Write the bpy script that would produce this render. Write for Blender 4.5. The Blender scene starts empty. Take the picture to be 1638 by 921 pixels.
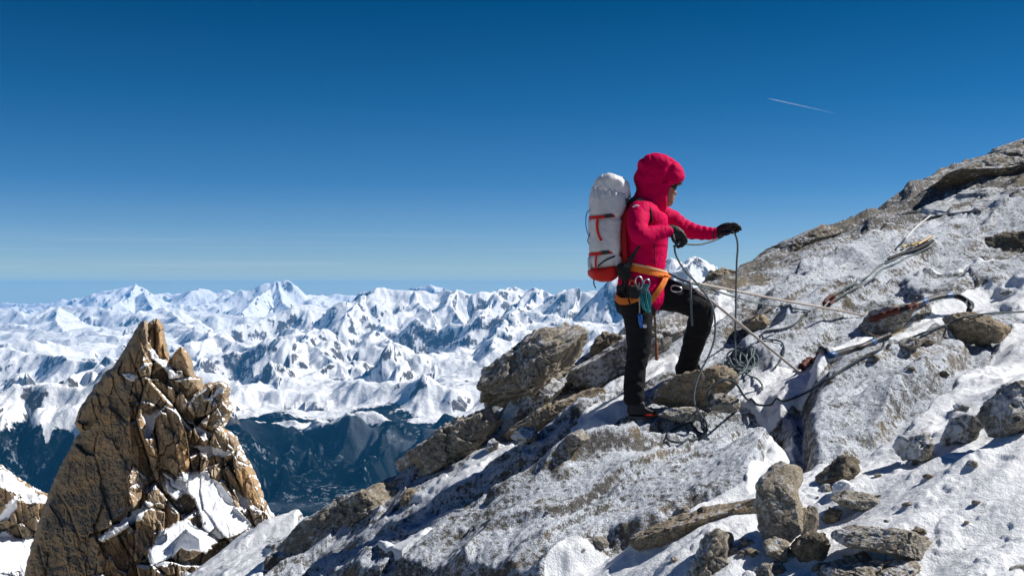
import bpy, math, random
import numpy as np
from mathutils import Vector, Matrix, Euler

SC = bpy.context.scene
COL = SC.collection
R = math.radians
F = 1820.0                      # focal length in photo pixels (1638 wide)

# ---------------------------------------------------------------- camera
cd = bpy.data.cameras.new('camera'); cam = bpy.data.objects.new('camera', cd); COL.objects.link(cam)
cd.sensor_width = 36.0; cd.lens = 36.0 * F / 1638.0
cam.location = (0, 0, 0); cam.rotation_euler = (R(90), 0, 0)
cd.clip_start = 0.1; cd.clip_end = 400000.0
SC.camera = cam

# ---------------------------------------------------------------- light
SUN_AZ = 13.0                   # degrees from +X (right) towards +Y (away)
SUN_EL = 43.0
sv = Vector((math.cos(R(SUN_EL)) * math.cos(R(SUN_AZ)), math.cos(R(SUN_EL)) * math.sin(R(SUN_AZ)), math.sin(R(SUN_EL))))
ld = bpy.data.lights.new('sun', 'SUN'); sun = bpy.data.objects.new('sun', ld); COL.objects.link(sun)
ld.energy = 5.0; ld.angle = R(0.53); ld.color = (1.0, 0.955, 0.89)
sun.rotation_euler = sv.to_track_quat('Z', 'Y').to_euler()

W = bpy.data.worlds.new('World'); SC.world = W; W.use_nodes = True
wt = W.node_tree; wt.nodes.clear()
def wn(t, **k):
    n = wt.nodes.new(t)
    for a, b in k.items(): setattr(n, a, b)
    return n
sky = wn('ShaderNodeTexSky', sky_type='NISHITA', sun_disc=False)
sky.sun_elevation = R(SUN_EL); sky.sun_rotation = R(90 - SUN_AZ)
sky.altitude = 3200; sky.air_density = 1.0; sky.dust_density = 0.35; sky.ozone_density = 2.2
wtc0 = wn('ShaderNodeTexCoord'); ws0 = wn('ShaderNodeSeparateXYZ'); wc0 = wn('ShaderNodeCombineXYZ'); wm0 = wn('ShaderNodeMath', operation='MAXIMUM'); wm0.inputs[1].default_value = .006
wt.links.new(wtc0.outputs['Generated'], ws0.inputs[0]); wt.links.new(ws0.outputs['Z'], wm0.inputs[0])
for _i in (0, 1): wt.links.new(ws0.outputs[_i], wc0.inputs[_i])
wt.links.new(wm0.outputs[0], wc0.inputs[2]); wt.links.new(wc0.outputs[0], sky.inputs[0])   # below the horizon line the sky texture keeps its horizon colour, before the added bounce tint
wout = wn('ShaderNodeOutputWorld'); bg = wn('ShaderNodeBackground'); bg.inputs['Strength'].default_value = 0.085
# the polariser's deeper, more saturated zenith and faint cirrus bars low over the horizon
wgeo = wn('ShaderNodeTexCoord'); wsep = wn('ShaderNodeSeparateXYZ'); wt.links.new(wgeo.outputs['Generated'], wsep.inputs[0])
ramp = wn('ShaderNodeValToRGB'); wmr = wn('ShaderNodeMapRange'); wmr.inputs['From Min'].default_value = -.2; wt.links.new(wsep.outputs['Z'], wmr.inputs['Value']); wt.links.new(wmr.outputs[0], ramp.inputs[0])
def set_ramp(r, pts, interp='LINEAR'):
    cr = r.color_ramp; cr.interpolation = interp
    while len(cr.elements) > 1: cr.elements.remove(cr.elements[-1])
    cr.elements[0].position = pts[0][0]; cr.elements[0].color = (*pts[0][1], 1)
    for p, c in pts[1:]:
        e = cr.elements.new(p); e.color = (*c, 1)
set_ramp(ramp, [(0.0000, (0.8,0.6,0.47)), (0.1250, (0.8,0.6,0.47)), (0.1550, (0.80,0.86,0.82)), (0.1667, (0.80,0.86,0.82)), (0.1733, (0.68,0.80,0.90)), (0.1917, (0.50,0.67,0.87)), (0.2417, (0.19,0.475,0.735)), (0.3000, (0.06,0.38,0.61)), (0.3708, (0.003,0.275,0.465)), (0.5833, (0.04,0.22,0.43)), (1.0000, (0.04,0.22,0.43))])  # lowest stops: warm fill added below the horizon in place of snow bounce
wmul = wn('ShaderNodeMix', data_type='RGBA', blend_type='MULTIPLY'); wmul.inputs[0].default_value = 1.0
wt.links.new(sky.outputs[0], wmul.inputs[6]); wt.links.new(ramp.outputs[0], wmul.inputs[7])
wmap = wn('ShaderNodeMapping'); wmap.inputs['Scale'].default_value = (1.3, 1.3, 85); wmap.inputs['Location'].default_value = (0.7, 0.2, 0.3)
wt.links.new(wgeo.outputs['Generated'], wmap.inputs[0])
wnz = wn('ShaderNodeTexNoise'); wnz.inputs['Scale'].default_value = 2.4; wnz.inputs['Detail'].default_value = 6
wt.links.new(wmap.outputs[0], wnz.inputs['Vector'])
wr2 = wn('ShaderNodeValToRGB'); set_ramp(wr2, [(0.52, (0, 0, 0)), (0.78, (0.22, 0.22, 0.22))]); wt.links.new(wnz.outputs[0], wr2.inputs[0])
wr3 = wn('ShaderNodeValToRGB'); set_ramp(wr3, [(0.0, (0, 0, 0)), (0.012, (1, 1, 1)), (0.03, (0.8, 0.8, 0.8)), (0.055, (0, 0, 0))]); wt.links.new(wsep.outputs['Z'], wr3.inputs[0])
wm2 = wn('ShaderNodeMath', operation='MULTIPLY'); wt.links.new(wr2.outputs[0], wm2.inputs[0]); wt.links.new(wr3.outputs[0], wm2.inputs[1])
wmx = wn('ShaderNodeMix', data_type='RGBA'); wmx.inputs[7].default_value = (7.5, 8.0, 8.6, 1)
wt.links.new(wm2.outputs[0], wmx.inputs[0]); wt.links.new(wmul.outputs[2], wmx.inputs[6])
wt.links.new(wmx.outputs[2], bg.inputs[0]); wt.links.new(bg.outputs[0], wout.inputs[0])

vs = SC.view_settings; vs.view_transform = 'Standard'; vs.look = 'None'; vs.exposure = 0.3; vs.gamma = 1.0; vs.use_curve_mapping = False
cy = SC.cycles; cy.max_bounces = 5; cy.diffuse_bounces = 3; cy.glossy_bounces = 2; cy.transmission_bounces = 2; cy.volume_bounces = 1; cy.transparent_max_bounces = 8
cy.use_denoising = True; cy.use_adaptive_sampling = True; cy.adaptive_threshold = 0.015; cy.sample_clamp_indirect = 6

# ---------------------------------------------------------------- numpy noise
def _h(ix, iy, iz, seed):
    n = (ix.astype(np.int64) * 374761393 + iy.astype(np.int64) * 668265263 + iz.astype(np.int64) * 1274126177 + seed * 974634777) & 0xffffffff
    n = ((n ^ (n >> 13)) * 1274126177) & 0xffffffff
    n = ((n ^ (n >> 15)) * 2246822519) & 0xffffffff
    return n ^ (n >> 16)
_a = np.arange(256) * 2.399963
_G2 = np.stack([np.cos(_a), np.sin(_a)], 1).astype(np.float32)
_k = (np.arange(256) + .5) / 256; _ph = np.arccos(1 - 2 * _k); 
_G3 = np.stack([np.cos(_a) * np.sin(_ph), np.sin(_a) * np.sin(_ph), np.cos(_ph)], 1).astype(np.float32)
def _f(t): return t * t * t * (t * (t * 6 - 15) + 10)
def n2(x, y, seed=0):
    x = np.asarray(x, np.float64); y = np.asarray(y, np.float64)
    x, y = np.broadcast_arrays(x, y)
    ix = np.floor(x); iy = np.floor(y); fx = (x - ix).astype(np.float32); fy = (y - iy).astype(np.float32)
    u = _f(fx); v = _f(fy); z = np.zeros_like(ix); res = 0
    for dx in (0, 1):
        for dy in (0, 1):
            g = _G2[(_h(ix + dx, iy + dy, z, seed) & 255).astype(np.int32)]
            w = (u if dx else 1 - u) * (v if dy else 1 - v)
            res = res + w * (g[..., 0] * (fx - dx) + g[..., 1] * (fy - dy))
    return res * 1.5
def n3(x, y, z, seed=0):
    x = np.asarray(x, np.float64)
    ix = np.floor(x); iy = np.floor(y); iz = np.floor(z); fx = x - ix; fy = y - iy; fz = z - iz
    u = _f(fx); v = _f(fy); w = _f(fz); res = 0
    for dx in (0, 1):
        for dy in (0, 1):
            for dz in (0, 1):
                g = _G3[(_h(ix + dx, iy + dy, iz + dz, seed) & 255).astype(np.int32)]
                ww = (u if dx else 1 - u) * (v if dy else 1 - v) * (w if dz else 1 - w)
                res = res + ww * (g[..., 0] * (fx - dx) + g[..., 1] * (fy - dy) + g[..., 2] * (fz - dz))
    return res * 1.5
def fbm2(x, y, o=5, seed=0, gain=.5, lac=2.03):
    a = 1; s = 0
    for i in range(o): s = s + a * n2(x, y, seed + i); a *= gain; x = x * lac; y = y * lac
    return s
def rid2(x, y, o=5, seed=0, gain=.5, lac=2.07):
    a = 1; s = 0; w = 1
    for i in range(o):
        n = 1 - np.abs(n2(x, y, seed + i)) * 1.6; n = np.clip(n, 0, 1) ** 2 * w
        w = np.clip(n * 1.6, 0, 1); s = s + a * n; a *= gain; x = x * lac; y = y * lac
    return s
def fbm3(p, sc=1., o=4, seed=0, gain=.5):
    a = 1; s = 0
    for i in range(o): s = s + a * n3(p[:, 0] * sc, p[:, 1] * sc, p[:, 2] * sc, seed + i); a *= gain; sc *= 2.07
    return s
def sst(a, b, x): 
    t = np.clip((x - a) / (b - a), 0, 1); return t * t * (3 - 2 * t)

# ---------------------------------------------------------------- object helpers
def P(px, py, Y): return Vector(((px - 819.0) / F * Y, Y, (460.5 - py) / F * Y))
def tag(o, label=None, cat=None, group=None, kind=None):
    if label: o['label'] = label
    if cat: o['category'] = cat
    if group: o['group'] = group
    if kind: o['kind'] = kind
    return o
def empty(name, loc, label=None, cat=None, group=None):
    o = bpy.data.objects.new(name, None); COL.objects.link(o); o.location = loc; o.empty_display_size = .1
    return tag(o, label, cat, group)
def mesh_np(name, V, Fc, mat=None, parent=None, smooth=True, attrs=None):
    """V (n,3) world coordinates, Fc (m,4) or (m,3) ints; parented meshes keep world position via local coords"""
    V = np.asarray(V, np.float32); Fc = np.asarray(Fc, np.int32)
    if len(V): org = V.mean(0)
    else: org = np.zeros(3)
    if parent is not None:
        pw = np.array(world_loc(parent)); org = org
    me = bpy.data.meshes.new(name); k = Fc.shape[1]
    me.vertices.add(len(V)); me.vertices.foreach_set('co', (V - org.astype(np.float32)).ravel())
    me.loops.add(Fc.size); me.loops.foreach_set('vertex_index', Fc.ravel())
    me.polygons.add(len(Fc)); me.polygons.foreach_set('loop_start', np.arange(0, Fc.size, k, dtype=np.int32))
    me.update(calc_edges=True)
    if smooth: me.polygons.foreach_set('use_smooth', np.ones(len(Fc), bool))
    if attrs:
        for an, av in attrs.items():
            a = me.attributes.new(an, 'FLOAT', 'POINT'); a.data.foreach_set('value', np.asarray(av, np.float32).ravel())
    me.validate(clean_customdata=False)
    if mat: me.materials.append(mat)
    o = bpy.data.objects.new(name, me); COL.objects.link(o)
    if parent is not None:
        o.parent = parent; o.location = Vector([float(v) for v in org]) - Vector([float(v) for v in pw])
    else: o.location = [float(v) for v in org]
    return o
def world_loc(o):
    v = Vector(o.location); p = o.parent
    while p is not None: v = v + Vector(p.location); p = p.parent
    return v
def grid_faces(nu, nv, wrap_u=False):
    i = np.arange(nv - 1)[:, None]; j = np.arange(nu if wrap_u else nu - 1)[None, :]
    j2 = (j + 1) % nu
    a = i * nu + j; b = i * nu + j2; c = (i + 1) * nu + j2; d = (i + 1) * nu + j
    return np.stack([a, b, c, d], -1).reshape(-1, 4)
def inpoly(x, y, poly):
    c = np.zeros(x.shape, bool); n = len(poly)
    for i in range(n):
        x1, y1 = poly[i]; x2, y2 = poly[(i + 1) % n]
        if y1 == y2: continue
        c ^= ((y1 > y) != (y2 > y)) & (x < (x2 - x1) * (y - y1) / (y2 - y1) + x1)
    return c
def polydist(x, y, poly, closed=True):
    d = np.full(x.shape, 1e18)
    n = len(poly)
    for i in range(n if closed else n - 1):
        x1, y1 = poly[i]; x2, y2 = poly[(i + 1) % n]
        dx, dy = x2 - x1, y2 - y1; L = dx * dx + dy * dy + 1e-12
        t = np.clip(((x - x1) * dx + (y - y1) * dy) / L, 0, 1)
        d = np.minimum(d, (x - x1 - t * dx) ** 2 + (y - y1 - t * dy) ** 2)
    return np.sqrt(d)

# ---------------------------------------------------------------- material helpers
class NT:
    def __init__(s, name):
        s.m = bpy.data.materials.new(name); s.m.use_nodes = True; s.t = s.m.node_tree
        s.t.nodes.clear(); s.out = s.n('ShaderNodeOutputMaterial'); s.b = s.n('ShaderNodeBsdfPrincipled')
        s.l(s.b.outputs[0], s.out.inputs[0]); s.tc = s.n('ShaderNodeTexCoord')
    def n(s, t, **k):
        n = s.t.nodes.new(t)
        for a, b in k.items(): setattr(n, a, b)
        return n
    def l(s, a, b): s.t.links.new(a, b)
    def set(s, i, v):
        if hasattr(v, 'node'): s.l(v, i)
        else: i.default_value = v
    def noise(s, scale, detail=4, rough=.55, dist=0, vec=None, ntype=None):
        n = s.n('ShaderNodeTexNoise'); n.inputs['Scale'].default_value = scale; n.inputs['Detail'].default_value = detail
        n.inputs['Roughness'].default_value = rough; n.inputs['Distortion'].default_value = dist
        s.l(vec or s.tc.outputs['Object'], n.inputs['Vector']); return n.outputs[0]
    def vor(s, scale, feature='F1', vec=None, out=0, rnd=1.0):
        n = s.n('ShaderNodeTexVoronoi', feature=feature); n.inputs['Scale'].default_value = scale; n.inputs['Randomness'].default_value = rnd
        s.l(vec or s.tc.outputs['Object'], n.inputs['Vector']); return n.outputs[out]
    def mapping(s, scale=(1, 1, 1), rot=(0, 0, 0), loc=(0, 0, 0), vec=None):
        n = s.n('ShaderNodeMapping'); n.inputs['Scale'].default_value = scale; n.inputs['Rotation'].default_value = rot; n.inputs['Location'].default_value = loc
        s.l(vec or s.tc.outputs['Object'], n.inputs[0]); return n.outputs[0]
    def ramp(s, f, pts, interp='LINEAR'):
        n = s.n('ShaderNodeValToRGB')
        pts = [(p, c if isinstance(c, tuple) else (c, c, c)) for p, c in pts]
        set_ramp(n, pts, interp); s.l(f, n.inputs[0]); return n.outputs[0]
    def mix(s, f, a, b, mode='MIX'):
        n = s.n('ShaderNodeMix', data_type='RGBA', blend_type=mode)
        for i, v in ((0, f), (6, a), (7, b)):
            if hasattr(v, 'node'): s.l(v, n.inputs[i])
            else: n.inputs[i].default_value = (*v, 1) if isinstance(v, tuple) else v
        return n.outputs[2]
    def math(s, op, a, b=0.0, clamp=False):
        n = s.n('ShaderNodeMath', operation=op, use_clamp=clamp); s.set(n.inputs[0], a); s.set(n.inputs[1], b); return n.outputs[0]
    def attr(s, name):
        n = s.n('ShaderNodeAttribute'); n.attribute_name = name; return n.outputs['Fac']
    def nz(s):
        g = s.n('ShaderNodeNewGeometry'); x = s.n('ShaderNodeSeparateXYZ'); s.l(g.outputs['Normal'], x.inputs[0]); return x.outputs['Z']
    def bump(s, h, strength=.5, dist=.01, prev=None):
        n = s.n('ShaderNodeBump'); n.inputs['Strength'].default_value = strength; n.inputs['Distance'].default_value = dist
        s.l(h, n.inputs['Height'])
        if prev: s.l(prev, n.inputs['Normal'])
        return n.outputs[0]
    def fin(s, color, rough=.8, spec=.3, normal=None, metal=0.0):
        s.set(s.b.inputs['Base Color'], (*color, 1) if isinstance(color, tuple) else color)
        s.set(s.b.inputs['Roughness'], rough); s.set(s.b.inputs['Specular IOR Level'], spec); s.set(s.b.inputs['Metallic'], metal)
        if normal: s.l(normal, s.b.inputs['Normal'])
        return s.m
def plain(name, col, rough=.6, spec=.4, nscale=60, var=.25, bump=.3, bdist=.002, metal=0.0):
    t = NT(name); a = t.noise(nscale, 4)
    c = t.mix(t.ramp(a, [(.3, 0.0), (.7, 1.0)]), tuple(x * (1 - var) for x in col), tuple(min(1, x * (1 + var)) for x in col))
    return t.fin(c, rough, spec, t.bump(a, bump, bdist), metal)
# ================================================================ far mountains
def far_mountains():
    # ridge lines: (photo x, photo y, distance km) -> real positions; s = flank steepness, D = relief
    spines = [
     # skyline, 35-55 km away
     (dict(s=.50, D=1500, g=.6), [(-260,492,50),(-120,488,50),(0,484,50),(60,485,49),(100,482,48),(130,475,46),(155,467,45),(180,463,45),(200,459,45),(218,454,45),(234,466,45),(262,470,46),(300,467,46),(318,459,44),(345,465,45),(366,468,44),(382,476,43),(402,471,41),(425,466,40),(437,457,40),(444,449,40),(456,459,40),(475,469,41),(500,472,44),(520,472,46),(545,470,46),(575,474,46),(620,470,45),(672,466,45),(682,461,40),(688,453,40),(696,461,40),(715,468,44),(780,470,44),(830,466,44),(900,472,45),(1010,474,46),(1100,470,46),(1250,470,46),(1500,470,46)]),
     (dict(s=.8, D=1200, g=1), [(437,457,40),(415,473,38),(400,486,36.5),(385,500,35)]),
     (dict(s=.9, D=1200, g=1), [(444,449,40),(452,478,38),(468,500,36)]),
     (dict(s=.8, D=1000, g=1), [(218,454,45),(205,474,42),(190,486,40)]),
     (dict(s=.8, D=1000, g=1), [(230,466,43),(236,478,41),(245,492,39)]),
     # glaciated wall at 22-26 km
     (dict(s=.62, D=1500, g=1), [(545,488,25),(575,474,25),(590,466,24.5),(603,462,24),(625,463,24),(648,464,24),(662,467,24),(680,466,24),(700,470,24),(716,468,24),(730,460,23.5),(745,467,23.5),(770,465,23.5),(800,461,24),(830,462,25),(850,460,25),(866,466,24),(885,468,23),(905,474,22),(930,470,21.5),(960,466,21),(990,460,20.5),(1030,455,20),(1062,440,19.5),(1085,421,19),(1097,414,19),(1106,421,19),(1122,446,19),(1150,462,19.5),(1250,470,20),(1500,470,21)]),
     (dict(s=.75, D=1300, g=1), [(590,466,24.5),(580,482,23.5),(566,495,22.5),(548,508,21.5)]),
     (dict(s=.8, D=1300, g=1), [(662,467,24),(672,484,23),(690,500,22),(700,520,21)]),
     (dict(s=.8, D=1300, g=1), [(730,460,23.5),(722,482,22.5),(735,505,21.5),(748,520,20.5)]),
     (dict(s=.8, D=1300, g=1), [(800,461,24),(786,480,23),(772,500,22),(760,515,21)]),
     (dict(s=.8, D=1300, g=1), [(866,462,24),(850,476,22.5),(822,500,21),(790,530,19.5),(770,560,18.5)]),
     (dict(s=.8, D=1300, g=1), [(930,470,21.5),(915,492,20.5),(890,512,19.5),(868,540,18.5)]),
     (dict(s=.8, D=1300, g=1), [(985,460,20.5),(975,490,19.5),(955,520,18.5),(940,545,17.5)]),
     # broad snowy hills 22-34 km
     (dict(s=.42, D=900, g=.8), [(-220,500,33),(-60,498,33),(0,492,33),(45,500,31),(95,489,32),(150,491,31),(205,500,30),(262,492,30),(330,497,30),(395,504,29),(450,508,29),(510,500,29),(560,506,27)]),
     (dict(s=.5, D=900, g=.9), [(-160,530,25),(-40,524,25),(20,518,25),(75,530,23.5),(140,526,23.5),(190,540,22),(250,532,22)]),
     (dict(s=.5, D=900, g=.9), [(95,489,32),(88,512,28),(120,545,24),(150,560,21)]),
     (dict(s=.5, D=900, g=.9), [(-30,556,18.5),(30,562,17.5),(90,570,16.5),(150,574,15.8),(220,590,14.8)]),
     (dict(s=.46, D=1200, g=1), [(262,492,30),(300,520,25),(336,531,21),(385,548,19.5),(437,566,18.5),(470,590,17)]),
     (dict(s=.46, D=1200, g=1), [(336,531,21),(320,560,19),(300,590,17),(280,620,15.5)]),
     (dict(s=.5, D=1200, g=1), [(437,566,18.5),(420,592,16.8),(400,622,15),(375,655,13.6)]),
     (dict(s=.46, D=1200, g=1), [(510,500,29),(505,520,24),(487,541,18),(470,566,16.6),(455,592,15.4),(440,622,14.2),(470,650,13.0),(500,672,12.3)]),
     (dict(s=.5, D=1200, g=1), [(487,541,18),(515,560,17),(545,586,15.6),(560,612,14.4),(580,640,13.3),(597,672,12.6)]),
     (dict(s=.46, D=1200, g=1), [(560,506,27),(600,530,22),(630,548,18),(652,567,15.6),(690,588,15),(726,606,14.4),(758,628,13.8),(800,650,13.2)]),
     (dict(s=.5, D=1200, g=1), [(652,567,15.6),(632,592,14.6),(640,622,13.6),(660,650,12.8),(690,680,12.2)]),
     (dict(s=.5, D=1200, g=1), [(690,588,15),(700,620,13.8),(722,650,13),(740,690,12.2)]),
     (dict(s=.5, D=1200, g=1), [(770,560,18.5),(800,585,16.5),(830,600,15.5),(880,610,15)]),
     (dict(s=.6, D=900, g=1.3), [(372,668,12.6),(405,654,12.9),(450,640,13.0),(500,634,13.0),(548,640,12.9),(585,654,12.6),(606,690,12.0)]),
     (dict(s=.6, D=900, g=1.3), [(628,664,12.4),(660,640,13.0),(720,636,13.0),(770,650,12.8),(840,670,12.6)]),
     # near snowy shoulder on the left, 9 km, and its forest flank
     (dict(s=.58, D=1500, g=.8), [(-300,640,9.6),(-100,634,9.4),(0,628,9.2),(40,616,9.2),(80,608,9.2),(145,604,9.3),(200,600,9.5),(236,612,9.8),(266,668,9.6),(292,740,9.1)]),
    ]
    rs = random.Random(12); spurs = []
    for o, pts in spines:
        if pts[0][2] < 11 or o['s'] > .7 or o['g'] > 1.2: continue
        w = [np.array(((px - 819) / F * r * 1000, r * 1000, (460.5 - py) / F * r * 1000)) for px, py, r in pts]
        acc = 900.
        for a, b in zip(w[:-1], w[1:]):
            L = float(np.hypot(*(b - a)[:2])); t = 0.
            while t < L:
                if acc <= 0:
                    st = a + (b - a) * t / L; d = (b - a)[:2] / L; sgn = rs.choice([-1, 1, 1]) if rs.random() < .7 else -1
                    ang = rs.uniform(55, 100) * sgn * math.pi / 180; e = np.array([d[0] * math.cos(ang) - d[1] * math.sin(ang), d[0] * math.sin(ang) + d[1] * math.cos(ang)])
                    if e[1] > 0 and rs.random() < .75: e = -e
                    ln = rs.uniform(2600, 5600); dz = -rs.uniform(.14, .24) * ln; q = [st - np.array([0, 0, 25.])]; dirn = e
                    for k in range(3):
                        th = rs.uniform(-.35, .35); dirn = np.array([dirn[0] * math.cos(th) - dirn[1] * math.sin(th), dirn[0] * math.sin(th) + dirn[1] * math.cos(th)])
                        q.append(q[-1] + np.array([dirn[0] * ln / 3, dirn[1] * ln / 3, dz / 3 * rs.uniform(.6, 1.5)]))
                    q = [p_ for p_ in q if p_[1] > 13200]
                    if len(q) > 1: spurs.append((dict(s=rs.uniform(.55, .8), D=1100, g=1), q))
                    acc = rs.uniform(2400, 4200)
                t += 150; acc -= 150
    n_az, n_r = 1640, 900
    az = np.radians(np.linspace(-33, 26, n_az)); rr = 6300 * (56000 / 6300.) ** (np.linspace(0, 1, n_r) ** 1.0)
    A, RR = np.meshgrid(az, rr); X = RR * np.sin(A); Y = RR * np.cos(A)
    wx = X + 420 * fbm2(X / 3200, Y / 3200, 4, 11); wy = Y + 420 * fbm2(X / 3200, Y / 3200, 4, 31)
    kx = sst(8000, 30000, RR)
    floor = -1840 + 800 * sst(12300, 24000, RR) + 90 * fbm2(X / 1800, Y / 1800, 3, 5)
    best = np.full(X.shape, -1e5); T = np.zeros(X.shape); Dw = np.zeros(X.shape); G = np.zeros(X.shape)
    for k, (o, pts) in enumerate(spines + spurs):
        w = pts if k >= len(spines) else [((px - 819) / F * r * 1000, r * 1000, (460.5 - py) / F * r * 1000) for px, py, r in pts]
        cum = k * 7777.
        # distance uses mostly true position near crest, warped away from it
        for (x1, y1, z1), (x2, y2, z2) in zip(w[:-1], w[1:]):
            dx, dy = x2 - x1, y2 - y1; L2 = dx * dx + dy * dy
            t0 = np.clip(((X - x1) * dx + (Y - y1) * dy) / L2, 0, 1)
            d0 = np.hypot(X - x1 - t0 * dx, Y - y1 - t0 * dy)
            m = d0 < 12000
            if not m.any(): cum += math.sqrt(L2); continue
            f = np.clip(d0[m] / 900, 0, 1)
            qx = X[m] + (wx[m] - X[m]) * f; qy = Y[m] + (wy[m] - Y[m]) * f
            t = np.clip(((qx - x1) * dx + (qy - y1) * dy) / L2, 0, 1)
            d = np.hypot(qx - x1 - t * dx, qy - y1 - t * dy)
            h = z1 + (z2 - z1) * t - o['D'] * (1 - np.exp(-o['s'] * d / o['D'])) - 0.05 * d
            b = best[m]; win = h > b; idx = np.where(m); ii = (idx[0][win], idx[1][win])
            best[ii] = h[win]; T[ii] = cum + (t * math.sqrt(L2))[win]; Dw[ii] = d[win]; G[ii] = o['g']
            cum += math.sqrt(L2)
    Z = np.maximum(best, floor)
    onflank = sst(-5, 120, best - floor)
    gul = rid2(T / 520 + .3 * fbm2(X / 900, Y / 900, 3, 77), Dw / 3600, 4, 41)
    amp = np.clip(Dw, 0, 1300) * .13 * G * onflank
    Z = Z + (gul - .75) * amp * .4
    rg = rid2(X / 2300, Y / 2300, 7, 61)
    Z = Z + (rg - .8) * (40 + (60 + 90 * sst(14000, 21000, RR)) * sst(150, 1100, Dw)) * (.25 + .75 * np.maximum(onflank, sst(13500, 19000, RR))) * (1 - .6 * sst(-1400, -1750, Z))
    Z = Z + 26 * fbm2(X / 330, Y / 330, 4, 91) * (.3 + .7 * onflank)
    Z = Z + (rid2(X / 700, Y / 700, 5, 191) - .8) * 16 * sst(-1500, -1200, Z)
    # gullies and ribs cut along the fall line, coarse to fine, each following the slope left by the last
    daz = az[1] - az[0]; sA, cA = np.sin(A), np.cos(A); dr = np.gradient(RR, axis=0)
    def grad(Z):
        Zr = np.gradient(Z, axis=0) / dr; Za = np.gradient(Z, axis=1) / (RR * daz)
        return Zr * sA + Za * cA, Zr * cA - Za * sA
    def blur(Z, a, b):
        for ax, n in ((1, a), (0, b), (1, a), (0, b)):
            pw = [(0, 0), (0, 0)]; pw[ax] = (n + 1, n)
            c = np.cumsum(np.pad(Z, pw, mode='edge'), axis=ax)
            Z = ((c[:, 2 * n + 1:] - c[:, :-2 * n - 1]) if ax else (c[2 * n + 1:] - c[:-2 * n - 1])) / (2 * n + 1)
        return Z
    def cells(qx, qy, dx, dy, seed):
        ix = np.floor(qx); iy = np.floor(qy); fx = (qx - ix).astype(np.float32); fy = (qy - iy).astype(np.float32)
        zz = np.zeros_like(ix); c = 0; sn = 0; wt = 0
        for i in (-1, 0, 1):
            for j in (-1, 0, 1):
                h = _h(ix + i, iy + j, zz, seed)
                hx = (h & 1023).astype(np.float32) / 1023; hy = ((h >> 10) & 1023).astype(np.float32) / 1023
                ax = fx - i - hx * .8 - .1; ay = fy - j - hy * .8 - .1
                w = np.exp(-2.2 * (ax * ax + ay * ay)); m = (ax * dx + ay * dy) * 6.2832
                c = c + w * np.cos(m); wt = wt + w
        return c / wt
    ridge = 0
    for k, (wl, am) in enumerate([(3000, .13), (1200, .10), (420, .058), (200, .042), (105, .034)]):
        gx, gy = grad(blur(Z, (16, 10, 7, 4, 3)[k], (5, 4, 3, 2, 1)[k])); gm = np.hypot(gx, gy) + 1e-6
        s_ = sst(.08, .45, gm)
        e = cells(X / wl, Y / wl, (gy / gm).astype(np.float32), (-gx / gm).astype(np.float32), 300 + k)
        Z = Z + e * am * wl * s_ * (.4 + np.clip(gm, 0, .9)) * (1 - .75 * sst(-1450, -1700, Z))
        ridge = ridge + e * s_ * (.9 ** k)
    # metric slope
    gx, gy = grad(Z); sl = np.hypot(gx, gy)
    rockn = fbm2(X / 420, Y / 420, 6, 21, gain=.78)
    rough_z = np.abs(Z - (np.roll(Z, 3, 1) + np.roll(Z, -3, 1)) / 2) / (3 * RR * (az[1] - az[0]))
    rock = .80 * sst(.92, 1.50, sl + .12 * sst(30000, 38000, RR) - .30 * sst(11500, 10000, RR) + .16 * ridge + .46 * rockn + .22 * n2(X/3000, Y/3000, 7))
    tl = -1110 - 240 * sst(9600, 12000, RR) + 90 * fbm2(X / 900, Y / 900, 4, 51) + 120 * (gul - .7) * G + 150 * n2(T / 130, Dw / 2600, 151) + 70 * n2(T / 45, Dw / 900, 152)
    forest = sst(90, -130, Z - tl) * sst(13700, 12700, RR)
    # avalanche chutes running down the fall line and clearings
    ch = np.abs(n2(T / 230, Dw / 4200, 101)) + .25 * np.abs(n2(T / 90, Dw / 1500, 102))
    chute = sst(.085, .03, ch) * sst(-1900, -1700, Z)
    clear = sst(.50, .58, fbm2(X / 500, Y / 260, 4, 118)) * sst(-1600, -1790, Z)
    speck = sst(.4, .6, fbm2(X / 120, Y / 160, 4, 121, gain=.7))
    thin = np.clip(.75 * chute + .25 * speck + .6 * sst(.0, .5, n2(T / 48, Dw / 900, 131)) * sst(-.3, .3, n2(T / 800, Dw / 800, 132)), 0, 1)
    forest = forest * (1 - .9 * sst(.3, .9, chute) * sst(-.1, .3, n2(T / 900, Dw / 2500, 141))) * (1 - .9 * clear)
    V = np.stack([X, Y, Z], -1).reshape(-1, 3)
    t = NT('alpine snow rock and forest')
    geo = t.n('ShaderNodeNewGeometry')
    pos = geo.outputs['Position']
    nA = t.noise(.006, 7, .68, 0, vec=pos); nB = t.noise(.02, 5, .6, 0, vec=pos); nC = t.noise(.014, 6, .8, 0, vec=pos)
    rk = t.math('ADD', t.attr('rock'), t.math('ADD', t.math('MULTIPLY', t.math('SUBTRACT', nA, .5), 1.5), t.math('MULTIPLY', t.math('SUBTRACT', nC, .5), 1.6)))
    rk = t.ramp(rk, [(.5, 0.0), (.72, 1.0)])
    rkc = t.mix(nB, (.045, .043, .045), (.15, .14, .13))
    snow = t.mix(nA, (.80, .82, .85), (.88, .89, .90))
    c = t.mix(rk, snow, rkc)
    fo = t.math('ADD', t.attr('forest'), t.math('MULTIPLY', t.math('SUBTRACT', nB, .5), .8))
    fo = t.ramp(fo, [(.45, 0.0), (.56, 1.0)])
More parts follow.
